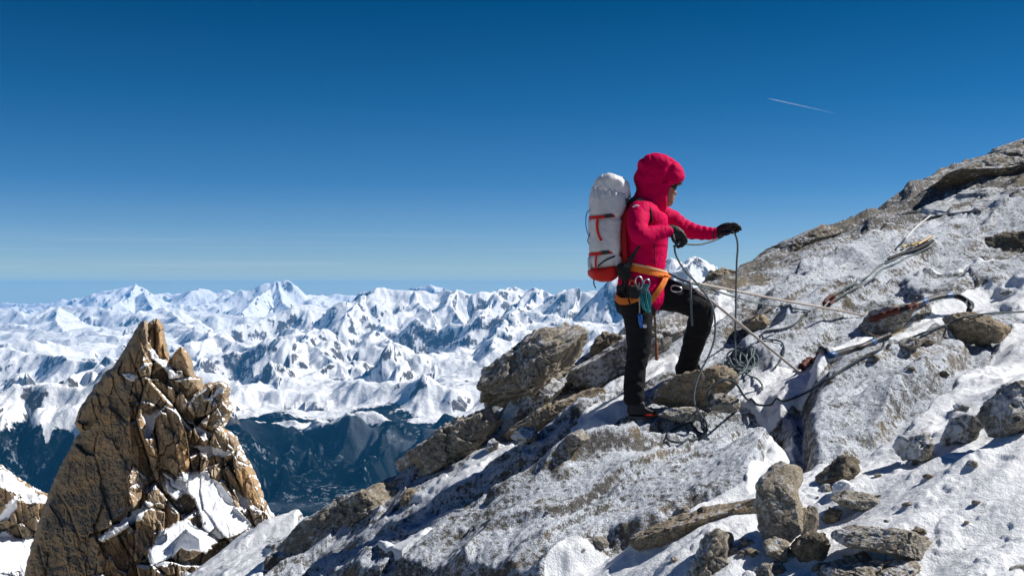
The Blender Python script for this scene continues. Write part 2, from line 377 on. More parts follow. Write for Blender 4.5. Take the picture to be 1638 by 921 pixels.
    dots = t.math('MULTIPLY', t.ramp(t.noise(.016, 4, .7, 0, vec=t.mapping((1, 1, .55), vec=pos)), [(.56, 0.0), (.61, .9)]), t.ramp(t.noise(.0016, 3, .6, 0, vec=pos), [(.42, 0.), (.58, 1.)]))
    c = t.mix(fo, c, t.mix(t.math('MAXIMUM', t.attr('thin'), dots), t.mix(nC, (.0005, .003, .005), (.004, .008, .009)), (.20, .23, .27)))
    bmp = t.bump(nA, .9, 40)
    m = t.fin(c, .8, .0, bmp)
    o = mesh_np('mountains', V, grid_faces(n_az, n_r), m, attrs=dict(rock=rock, forest=forest, thin=thin * .34))
    tag(o, kind='structure')

def haze_box():
    t = bpy.data.materials.new('mountain air'); t.use_nodes = True; nt = t.node_tree; nt.nodes.clear()
    out = nt.nodes.new('ShaderNodeOutputMaterial'); v = nt.nodes.new('ShaderNodeVolumePrincipled')
    v.inputs['Color'].default_value = HAZE_COL; v.inputs['Density'].default_value = HAZE_D
    v.inputs['Anisotropy'].default_value = 0.0
    nt.links.new(v.outputs[0], out.inputs['Volume'])
    x0, x1, y0, y1, z0, z1 = -60000, 60000, -3000, 62000, -3200, 330
    V = [(x, y, z) for z in (z0, z1) for y in (y0, y1) for x in (x0, x1)]
    Fc = [(0, 2, 3, 1), (4, 5, 7, 6), (0, 1, 5, 4), (2, 6, 7, 3), (0, 4, 6, 2), (1, 3, 7, 5)]
    o = mesh_np('haze', V, Fc, t, smooth=False); tag(o, kind='stuff')
HAZE_COL = (.05, .37, .86, 1); HAZE_D = 1.5e-5
if 1: far_mountains()
haze_box()
# ================================================================ near slope of rimed granite and wind-packed snow
CTRL = [ # photo x, photo y, depth in metres
 (-150,1250,6.0),(100,1100,7.0),(330,960,7.6),(330,1200,5.0),(500,940,6.7),(500,1250,4.8),(800,921,5.5),(800,1250,3.9),(1100,921,4.75),(1100,1300,3.2),(1400,921,4.1),(1400,1300,2.75),(1638,921,3.8),(1638,1300,2.5),(1900,900,3.6),(1900,1200,2.5),
 (560,850,7.2),(700,800,6.9),(780,700,8.0),(900,720,6.9),(1025,668,7.1),(900,850,5.75),(1100,750,6.2),(860,655,8.1),(960,612,8.2),
 (1300,750,5.75),(1500,800,4.95),(1500,650,6.4),(1200,650,7.15),(1100,640,7.25),(1180,610,7.55),(1400,560,8.0),(1300,470,9.4),(1450,400,10.6),(1550,480,9.0),(1638,700,5.3),(1638,500,8.4),(1900,600,6.5),(1900,380,9.5),(1638,380,11),
 (1000,560,8.8),(1100,500,9.2),(1240,540,8.5),(1350,400,11),(1540,320,12.6),
]
CREST = [(-300,1130,9.5),(60,1010,9.3),(330,912,9.0),(375,868,8.9),(420,842,8.8),(480,828,8.7),(640,772,8.7),(770,668,9.0),(900,606,9.3),(1000,545,9.8),(1130,447,10.8),(1180,428,11.2),(1250,398,11.9),(1330,366,12.6),(1400,347,13.2),(1435,315,14),(1500,280,14.8),(1638,232,16),(1800,165,17.5),(2100,80,19)]
_c = np.array([P(*c) for c in CTRL + CREST])
def _tps(a, b):
    r2 = (a[:, None, 0] - b[None, :, 0]) ** 2 + (a[:, None, 1] - b[None, :, 1]) ** 2
    return .5 * r2 * np.log(r2 + 1e-9)
_n = len(_c); _K = np.zeros((_n + 3, _n + 3)); _K[:_n, :_n] = _tps(_c, _c) + np.eye(_n) * .12
_K[:_n, _n] = 1; _K[:_n, _n + 1:] = _c[:, :2]; _K[_n:, :_n] = _K[:_n, _n:].T
_w = np.linalg.solve(_K, np.concatenate([_c[:, 2], np.zeros(3)]))
_crx = [(p.x, p.y) for p in (P(*c) for c in CREST)]
def base_z(x, y):
    sh = x.shape; q = np.stack([x.ravel(), y.ravel()], 1); out = np.empty(len(q))
    for i in range(0, len(q), 60000):
        s = q[i:i + 60000]; out[i:i + 60000] = _tps(s, _c) @ _w[:_n] + _w[_n] + s @ _w[_n + 1:]
    z = out.reshape(sh)
    # beyond the crest the mountain falls away
    cy_ = np.interp(x, [p[0] for p in _crx], [p[1] for p in _crx])
    d = np.clip(y - cy_, 0, None) * .75
    return z - 1.25 * d * d / (d + .35) 
FN_AZ, FN_R = 1300, 1150
f_az = np.radians(np.linspace(-46, 44, FN_AZ)); f_lr = np.linspace(math.log(2.3), math.log(26), FN_R)
def build_slope():
    A, LR = np.meshgrid(f_az, f_lr); RR = np.exp(LR); X = RR * np.sin(A); Y = RR * np.cos(A)
    Z = base_z(X, Y)
    px = 819 + X / Y * F; py = 460.5 - Z / Y * F
    # author features on the surface itself; warp their outlines so nothing is straight
    wpx = px + 9 * fbm2(X / .35, Y / .35, 4, 401); wpy = py + 7 * fbm2(X / .35, Y / .35, 4, 402)
    def area(poly, soft):                       # signed soft membership
        x0, y0, x1, y1 = min(p[0] for p in poly), min(p[1] for p in poly), max(p[0] for p in poly), max(p[1] for p in poly)
        m = (wpx > x0 - 3 * soft) & (wpx < x1 + 3 * soft) & (wpy > y0 - 3 * soft) & (wpy < y1 + 3 * soft)
        r = np.zeros(X.shape)
        if m.any():
            ins = inpoly(wpx[m], wpy[m], poly); d = polydist(wpx[m], wpy[m], poly)
            r[m] = sst(-soft, soft, np.where(ins, d, -d))
        return r
    def groove(line, w):
        m = (wpx > min(p[0] for p in line) - 4 * w) & (wpx < max(p[0] for p in line) + 4 * w) & (wpy > min(p[1] for p in line) - 4 * w) & (wpy < max(p[1] for p in line) + 4 * w)
        r = np.zeros(X.shape); r[m] = np.exp(-(polydist(wpx[m], wpy[m], line, False) / w) ** 2); return r
    # slabs standing proud, with a steeper lower lip
    for poly, h, soft in SLABS: Z += h * area(poly, soft)
    for line, h, w in GROOVES: Z -= h * groove(line, w)
    snow = np.zeros(X.shape)
    for poly, soft in SNOWS: snow = np.maximum(snow, area(poly, soft))
    bare = np.zeros(X.shape)
    for poly, soft, k in BARES: bare = np.maximum(bare, k * area(poly, soft))
    # bedding: long ledges along the strike (up to the right and away)
    sx, sy = .80, .60
    U = X * sx + Y * sy; Vv = -X * sy + Y * sx
    Vw = Vv + .10 * fbm2(X / .9, Y / .9, 3, 420)
    led = rid2(U / 3.2, Vw / .55, 4, 430); lump = fbm2(X / 1.1, Y / 1.1, 3, 440)
    rough = 1 - snow
    Z += (led - .8) * .075 * (.25 + .75 * rough) + lump * .06
    sv_ = Vw / .42 + .9 * fbm2(U / 1.6, Vv / .8, 3, 431); fr = sv_ - np.floor(sv_)
    lm = sst(-.25, .35, n2(U / 1.3, sv_.round() * 3.7, 433))
    Z += rough * lm * .070 * (sst(0, .13, fr) - fr)
    sv2 = Vw / .13 + .9 * fbm2(U / .5, Vv / .3, 3, 435); fr2 = sv2 - np.floor(sv2)
    Z += rough * sst(-.1, .4, n2(U / .45, np.floor(sv2) * 3.3, 436)) * .012 * (sst(0, .2, fr2) - fr2)
    Z += rough * (.016 * fbm2(U / .30, Vw / .14, 4, 450) + .0045 * rid2(U / .12, Vw / .06, 3, 460) + .0045 * fbm2(X / .03, Y / .03, 2, 470))
    Z += snow * (.035 + .055 * fbm2(U / 1.3, Vv / .4, 3, 479) + .018 * fbm2(U / .7, Vv / .25, 3, 480) + .0035 * fbm2(X / .05, Y / .05, 3, 485) + .0015 * n2(X / .015, Y / .015, 486))
    kick = sst(.30, .55, fbm2(X / .16, Y / .16, 3, 490)) * snow      # crumbled wind crust
    Z += kick * .010
    hollow = sst(.2, -.4, lump + (led - .8)) 
    # the ground meets the boots and the stones that stand on it
    for (ax, ay, az_, rad) in FOOTING:
        i = int(np.clip(round((math.log(math.hypot(ax, ay)) - f_lr[0]) / (f_lr[1] - f_lr[0])), 0, FN_R - 1)); j = int(round((math.atan2(ax, ay) - f_az[0]) / (f_az[1] - f_az[0])))
        Z += (az_ - np.median(Z[i - 6:i + 7, j - 6:j + 7])) * np.exp(-((X - ax) ** 2 + (Y - ay) ** 2) / rad ** 2)
    V = np.stack([X, Y, Z], -1).reshape(-1, 3)
    m = slope_material()
    o = mesh_np('rocky_slope', V, grid_faces(FN_AZ, FN_R), m, attrs=dict(snow=snow + .25 * (hollow - .5) * (1 - snow), bare=bare))
    tag(o, kind='structure')
    return Z
def slope_material():
    t = NT('rimed granite slope')
    pos = t.n('ShaderNodeNewGeometry').outputs['Position']
    st = t.mapping((1.0, 1.0, 1.0), (0, 0, 0), vec=pos)
    big = t.noise(1.3, 5, .6, .3, vec=pos); mid = t.noise(7, 6, .7, .2, vec=pos); fine = t.noise(34, 5, .75, 0, vec=pos); grit = t.noise(140, 3, .7, 0, vec=pos)
    pit = t.vor(30, vec=pos)
    rock = t.mix(t.ramp(fine, [(.35, 0.), (.65, 1.)]), (.045, .044, .044), (.18, .17, .155))
    lich = t.mix(t.ramp(mid, [(.4, 0.), (.6, 1.)]), (.125, .10, .055), (.26, .19, .10))
    rock = t.mix(t.ramp(t.noise(3.1, 4, .6, 0, vec=pos), [(.5, 0.), (.62, .7)]), rock, lich)
    rime = t.mix(t.ramp(grit, [(.38, 0.), (.6, 1.)]), (.30, .335, .39), (.67, .72, .79))
    # rime clings except in pits, on the bared bands and in blotches
    k = t.math('ADD', t.math('MULTIPLY', fine, 1.25), t.math('MULTIPLY', mid, .75))
    k = t.math('ADD', k, t.math('MULTIPLY', big, .55)); k = t.math('ADD', k, t.math('MULTIPLY', pit, .35))
    k = t.math('SUBTRACT', k, t.math('MULTIPLY', t.attr('bare'), .30))
    k = t.math('ADD', k, t.math('MULTIPLY', t.math('SUBTRACT', grit, .5), .9))
    ani = t.noise(3.2, 6, .65, .5, vec=t.mapping((.34, 1.9, 2.2), (0, 0, R(-37)), vec=pos)); ani2 = t.noise(11, 5, .7, .3, vec=t.mapping((.4, 1.7, 1.7), (0, 0, R(-37)), vec=pos))
    k = t.math('ADD', k, t.math('MULTIPLY', t.math('SUBTRACT', ani, .5), .75)); k = t.math('ADD', k, t.math('MULTIPLY', t.math('SUBTRACT', ani2, .5), .55))
    k = t.math('ADD', k, t.math('MULTIPLY', t.math('SUBTRACT', t.nz(), .80), .5))
    n = t.n('ShaderNodeMapRange'); n.inputs['From Min'].default_value = 1.23; n.inputs['From Max'].default_value = 1.50; t.l(k, n.inputs['Value'])
    c = t.mix(n.outputs[0], rock, rime)
    pk = t.vor(19, vec=t.mapping((1, 1, 1), vec=pos)); pk2 = t.math('ADD', pk, t.math('MULTIPLY', t.math('SUBTRACT', fine, .5), 1.3))
    c = t.mix(t.math('MULTIPLY', t.ramp(pk2, [(.08, .9), (.19, 0.)]), t.ramp(big, [(.38, .25), (.6, 1.)]), True), c, (.045, .043, .04))
    s = t.math('ADD', t.attr('snow'), t.math('MULTIPLY', t.math('SUBTRACT', mid, .5), .55))
    s = t.math('ADD', s, t.math('MULTIPLY', t.math('SUBTRACT', fine, .5), .35))
    sm = t.ramp(s, [(.46, 0.), (.56, 1.)])
    c = t.mix(sm, c, t.mix(fine, (.80, .835, .875), (.87, .89, .92)))
    b1 = t.bump(t.math('ADD', t.math('MULTIPLY', fine, .8), t.math('MULTIPLY', grit, .35)), .9, .016)
    b2 = t.bump(mid, .5, .03, prev=b1)
    return t.fin(c, t.mix(sm, (.8, .8, .8), (.6, .6, .6)), .25, b2)
SLABS = [
 ([(1288,724),(1286,640),(1310,600),(1380,566),(1480,552),(1545,562),(1520,610),(1440,655),(1400,690),(1345,716)], .12, 10),
 ([(480,960),(640,905),(760,842),(960,722),(1130,672),(1226,664),(1222,742),(1196,786),(1100,826),(980,864),(850,960)], .13, 8),
 ([(700,830),(820,752),(930,700),(1010,655),(1000,640),(930,672),(830,730),(700,796),(560,860),(560,880)], .06, 8),
 ([(1180,560),(1215,500),(1300,440),(1420,380),(1500,400),(1440,440),(1350,500),(1300,560),(1240,590)], .10, 10),
 ([(1440,470),(1500,440),(1600,425),(1700,420),(1700,470),(1560,475),(1480,500)], .10, 6),
]
GROOVES = [
 ([(1010,672),(930,705),(840,748),(720,800),(600,856),(500,905)], .10, 9),  # a crease plus the climber's cast shadow, carved into the shape as one groove
 ([(1228,650),(1250,690),(1275,735)], .10, 14),
 ([(1500,440),(1560,420),(1640,400),(1700,392)], .12, 7),
 ([(1140,520),(1250,455),(1350,405)], .05, 6),
 ([(1286,640),(1284,724)], .09, 11),
]
SNOWS = [
 ([(1226,662),(1262,690),(1284,738),(1366,724),(1436,694),(1492,654),(1540,616),(1596,560),(1622,515),(1720,480),(1720,1100),(820,1100),(870,940),(900,900),(1000,868),(1110,828),(1190,786),(1226,742)], 5),
 ([(1188,602),(1240,590),(1330,582),(1430,528),(1500,496),(1560,476),(1700,455),(1700,505),(1570,500),(1520,540),(1440,552),(1340,606),(1286,640),(1226,654),(1192,640)], 4),
 ([(905,706),(945,680),(1000,655),(1016,644),(1006,668),(965,690)], 3),
 ([(975,634),(1010,608),(1072,574),(1095,588),(1046,618)], 3),
 ([(-200,1100),(300,921),(360,872),(420,838),(485,822),(478,838),(430,862),(408,1000)], 4),
 ([(640,812),(720,768),(800,712),(836,712),(760,760),(690,800)], 3),
 ([(1150,470),(1186,480),(1172,505),(1140,520)], 3),
 ([(1490,452),(1560,426),(1700,396),(1700,412),(1570,440)], 3),
 ([(600,921),(680,880),(700,886),(640,935)], 3),
]
BARES = [
 ([(1110,480),(1130,440),(1250,385),(1330,350),(1400,335),(1440,300),(1640,200),(1700,200),(1700,320),(1560,330),(1440,380),(1330,392),(1250,425),(1180,470)], 12, 1.0),
 ([(1150,520),(1230,495),(1240,520),(1180,540)], 8, .7),
 ([(1540,400),(1700,360),(1700,400),(1600,420)], 8, .9),
 ([(840,660),(960,610),(1010,560),(940,640)], 8, .7),
]
FOOTING = [(*P(1112, 657, 7.08), .45), (*P(1100, 710, 6.75), .45), (*P(1100, 607, 7.47), .28), (*P(1027, 674, 7.0), .30), (*P(1030, 696, 6.72), .25)]
SLOPE_Z = build_slope()
def gz(x, y):
    a = math.atan2(x, y); r = math.log(math.hypot(x, y))
    u = (a - f_az[0]) / (f_az[1] - f_az[0]); v = (r - f_lr[0]) / (f_lr[1] - f_lr[0])
    u = min(max(u, 0), FN_AZ - 1.001); v = min(max(v, 0), FN_R - 1.001); i = int(u); j = int(v); u -= i; v -= j
    return float((SLOPE_Z[j, i] * (1 - u) + SLOPE_Z[j, i + 1] * u) * (1 - v) + (SLOPE_Z[j + 1, i] * (1 - u) + SLOPE_Z[j + 1, i + 1] * u) * v)
def G(px, py, near=2.6, far=24.):
    """first point of the slope seen at photo pixel (px, py)"""
    y = near; prev = None
    while y < far:
        z = (460.5 - py) / F * y; x = (px - 819) / F * y
        if gz(x, y) >= z:
            for _ in range(12):
                m = (prev + y) / 2 if prev else y
                if gz((px - 819) / F * m, m) >= (460.5 - py) / F * m: y = m
                else: prev = m
            return Vector(((px - 819) / F * y, y, (460.5 - py) / F * y))
        prev = y; y *= 1.004
    return None
# ================================================================ boulders
def rock_mat(name, base, dark, warm, rime, scale=1.0, snow_up=0.0, warm_amt=.5, speck=1.0):
    t = NT(name); g = t.n('ShaderNodeNewGeometry'); pos = g.outputs['Position']
    mid = t.noise(6 * scale, 6, .65, .2, vec=pos); fine = t.noise(36 * scale, 5, .75, vec=pos); grit = t.noise(130 * scale, 3, .7, vec=pos)
    cr = t.vor(5 * scale, 'DISTANCE_TO_EDGE', vec=pos)
    c = t.mix(t.ramp(fine, [(.34, 0.), (.62, 1.)]), dark, base)
    c = t.mix(t.ramp(mid, [(.42, 0.), (.62, warm_amt)]), c, warm)
    c = t.mix(t.ramp(grit, [(.56, 0.), (.66, .55 * speck)]), c, tuple(min(1, v * 1.9 + .05) for v in base))
    c = t.mix(t.ramp(grit, [(.34, .6 * speck), (.42, 0.)]), c, tuple(v * .35 for v in dark))
    x = t.n('ShaderNodeSeparateXYZ'); t.l(g.outputs['Normal'], x.inputs[0])
    k = t.math('ADD', t.math('MULTIPLY', fine, 1.1), t.math('MULTIPLY', mid, .9))
    k = t.math('ADD', k, t.math('MULTIPLY', x.outputs['X'], -.16)); k = t.math('ADD', k, t.math('MULTIPLY', x.outputs['Z'], .10))
    n = t.n('ShaderNodeMapRange'); n.inputs['From Min'].default_value = 1.32 - rime; n.inputs['From Max'].default_value = 1.5 - rime; t.l(k, n.inputs['Value'])
    c = t.mix(n.outputs[0], c, t.mix(grit, (.5, .53, .58), (.78, .80, .83)))
    if snow_up > 0:
        s = t.math('ADD', x.outputs['Z'], t.math('MULTIPLY', t.math('SUBTRACT', mid, .5), 1.1))
        c = t.mix(t.ramp(s, [(1 - snow_up, 0.), (1.06 - snow_up, 1.)]), c, (.87, .89, .92))
    b = t.bump(t.math('ADD', t.math('MULTIPLY', fine, .9), t.math('MULTIPLY', grit, .3)), 1.0, .016 / scale)
    b = t.bump(mid, .6, .03 / scale, prev=b)
    return t.fin(c, .85, .2, b)
def facets3(p, sz, seed, tilt=1.4, asp=(1, 1, 1)):
    q = p / (sz * np.array(asp)); ip = np.floor(q); b = np.full(len(p), 9.); val = np.zeros(len(p)); b2 = np.full(len(p), 9.)
    for i in (-1, 0, 1):
        for j in (-1, 0, 1):
            for k in (-1, 0, 1):
                h = _h(ip[:, 0] + i, ip[:, 1] + j, ip[:, 2] + k, seed)
                dx = q[:, 0] - (ip[:, 0] + i + (h & 255) / 255.); dy = q[:, 1] - (ip[:, 1] + j + ((h >> 8) & 255) / 255.); dz = q[:, 2] - (ip[:, 2] + k + ((h >> 16) & 255) / 255.)
                d = np.abs(dx) + np.abs(dy) + np.abs(dz); w = d < b; b2 = np.where(w, b, np.minimum(b2, d))
                v = ((h >> 24) & 15) / 15. - .5 + tilt * ((((h >> 28) & 3) - 1.5) / 3 * dx + (((h >> 30) & 3) - 1.5) / 3 * dz)
                val = np.where(w, v, val); b = np.where(w, d, b)
    return val - .25 * np.clip(1 - (b2 - b) / .12, 0, 1)
def rock_np(poly, Yc, T, seed, nth=110, nph=56, box=.32, rough=1.0, lean=0.0, cuts=18, dyx=0.0, dyz=0.0, outline_noise=1.0, fine=True):
    """solid stone with the given outline: world-space outline at depth Yc, thickness T front to back"""
    w = np.array([((x - 819) / F * Yc, (460.5 - y) / F * Yc) for x, y in poly])
    a = w; b = np.roll(w, -1, 0); cr = a[:, 0] * b[:, 1] - b[:, 0] * a[:, 1]
    ar = cr.sum() / 2; cx = ((a[:, 0] + b[:, 0]) * cr).sum() / 6 / ar; cz = ((a[:, 1] + b[:, 1]) * cr).sum() / 6 / ar
    # resample the closed outline by angle-free arclength and shrink towards the centre line
    seg = np.hypot(*(b - a).T); cum = np.concatenate([[0], np.cumsum(seg)]); s = np.linspace(0, cum[-1], nth, endpoint=False)
    ax = np.interp(s, cum, np.append(w[:, 0], w[0, 0])); az = np.interp(s, cum, np.append(w[:, 1], w[0, 1]))
    for _ in range(1):
        ax = (np.roll(ax, 1) + 2 * ax + np.roll(ax, -1)) / 4; az = (np.roll(az, 1) + 2 * az + np.roll(az, -1)) / 4
    size = math.sqrt(abs(ar))
    # half profile: rounded flank, then the broad face filled with evenly spaced rings
    nh = nph // 2; nf = max(4, int(nh * .38)); pf = np.linspace(0, math.radians(72), nf); kf = np.cos(pf) ** box; yf = np.sin(pf) ** .75
    tt = np.linspace(0, 1, nh - nf + 1)[1:]; kc = kf[-1] * (1 - tt); yc = yf[-1] + (1 - yf[-1]) * (1 - (1 - tt) ** 2)
    kh = np.concatenate([kf, kc]); yh = np.concatenate([yf, yc])
    kk = np.concatenate([kh[::-1], kh[1:]]); yy = np.concatenate([-yh[::-1], yh[1:]]); nph = len(kk)
    kk_, IX = np.meshgrid(kk, np.arange(nth), indexing='ij'); yy_ = np.repeat(yy[:, None], nth, 1)
    X = cx + (ax[IX] - cx) * kk_; Z = cz + (az[IX] - cz) * kk_
    Yo = -T / 2 * yy_
    rng = np.random.RandomState(seed)
    p = np.stack([X.ravel() - cx, Yo.ravel(), Z.ravel() - cz], 1)
    C = np.cov(np.stack([ax - cx, az - cz])); ev, em = np.linalg.eigh(C); sd_ = np.sqrt(ev) * 1.5
    uv = (p[:, [0, 2]] @ em) / sd_; q = np.stack([uv[:, 0], p[:, 1] / (T * .5), uv[:, 1]], 1)
    for _ in range(cuts):
        n = rng.normal(size=3); n[1] *= 1.5; n /= np.linalg.norm(n); o = rng.uniform(.6, .88)
        dd = q @ n - o; q -= np.where(dd > 0, dd, 0)[:, None] * n * (.95 if abs(n[1]) > .3 else .25)
    xz = (q[:, [0, 2]] * sd_) @ em.T; p = np.stack([xz[:, 0], q[:, 1] * T * .5, xz[:, 1]], 1)
    p[:, 1] += dyx * p[:, 0] + dyz * p[:, 2]
    nrm = p / (np.linalg.norm(p, axis=1, keepdims=True) + 1e-6)
    off = rng.uniform(0, 100, 3)
    sz = float(sd_.min()) * 1.6; d = .045 * fbm3(p + off, 2.0 / sz, 4, seed, .55) * sz
    d += .03 * sz * (np.abs(n3((p[:, 0] + off[0]) * 1.3 / sz, (p[:, 1] + off[1]) * 1.3 / sz, (p[:, 2] + off[2]) * 1.3 / sz, seed + 3)) - .3)
    d -= .03 * sz * np.clip(.12 - np.abs(n3((p[:, 0] + off[0]) * 2.6 / sz, (p[:, 1]) * 1.2 / sz, (p[:, 2]) * 3.4 / sz, seed + 9)), 0, 1) / .12
    if Yc < 30: d += .12 * sz * facets3(p + off, .50 * sz, seed + 21, asp=(1.3, 1, .8)) + .035 * sz * facets3(p + off, .2 * sz, seed + 22, asp=(1.2, 1, .8)) + ((.07 * fbm3(p + off, 1.6, 6, seed + 23, .6) + .05 * np.abs(n3(p[:, 0] * .9, p[:, 1] * .9, p[:, 2] * 5, seed + 24)) + .05 * facets3(p + off, .22, seed + 25, asp=(1.6, 1, .6))) if sz > .8 else 0)
    if fine and Yc < 30: d += (.010 * fbm3(p + off, 11, 3, seed + 5, .6) + .003 * fbm3(p + off, 45, 1, seed + 6)) * min(1, size / .25)
    p = p + nrm * (d * rough)[:, None]
    p += np.array([cx, Yc, cz])
    return p, grid_faces(nth, nph, True)
M_BOULDER = rock_mat('tan lichened granite', (.38, .34, .28), (.11, .10, .08), (.34, .275, .18), .20)
M_BROWN = rock_mat('ochre lichened granite', (.38, .32, .235), (.105, .088, .064), (.38, .28, .17), .14, warm_amt=.8)
M_GREY = rock_mat('grey granite', (.36, .335, .29), (.10, .092, .08), (.31, .25, .165), .22)
M_RIMED = rock_mat('frosted granite', (.25, .24, .22), (.09, .085, .075), (.24, .20, .15), .36)
M_CREST = rock_mat('crest granite', (.27, .245, .20), (.07, .062, .052), (.26, .21, .13), .25, .6)
M_DARK = rock_mat('dark granite', (.23, .20, .155), (.055, .048, .038), (.26, .20, .12), .06)
def boulder(name, label, cat, poly, T, mat, seed, Y=None, group=None, **k):
    if Y is None:
        yb = min(915, max(p[1] for p in poly)); xs = [p[0] for p in poly if p[1] > yb - 12]
        g = G(sum(xs) / len(xs), min(yb - 2, 915))
        Y = (g.y if g else 6.0) + T * (.28 if max(p[1] for p in poly) < 925 else .12)
    size = max(max(p[0] for p in poly) - min(p[0] for p in poly), max(p[1] for p in poly) - min(p[1] for p in poly))
    n = int(min(330, max(64, size * 1.5)))
    V, Fc = rock_np(poly, Y, T, seed, nth=n, nph=max(30, int(n * .62)), **k)
    o = mesh_np(name, V, Fc, mat); tag(o, label, cat, group); return o
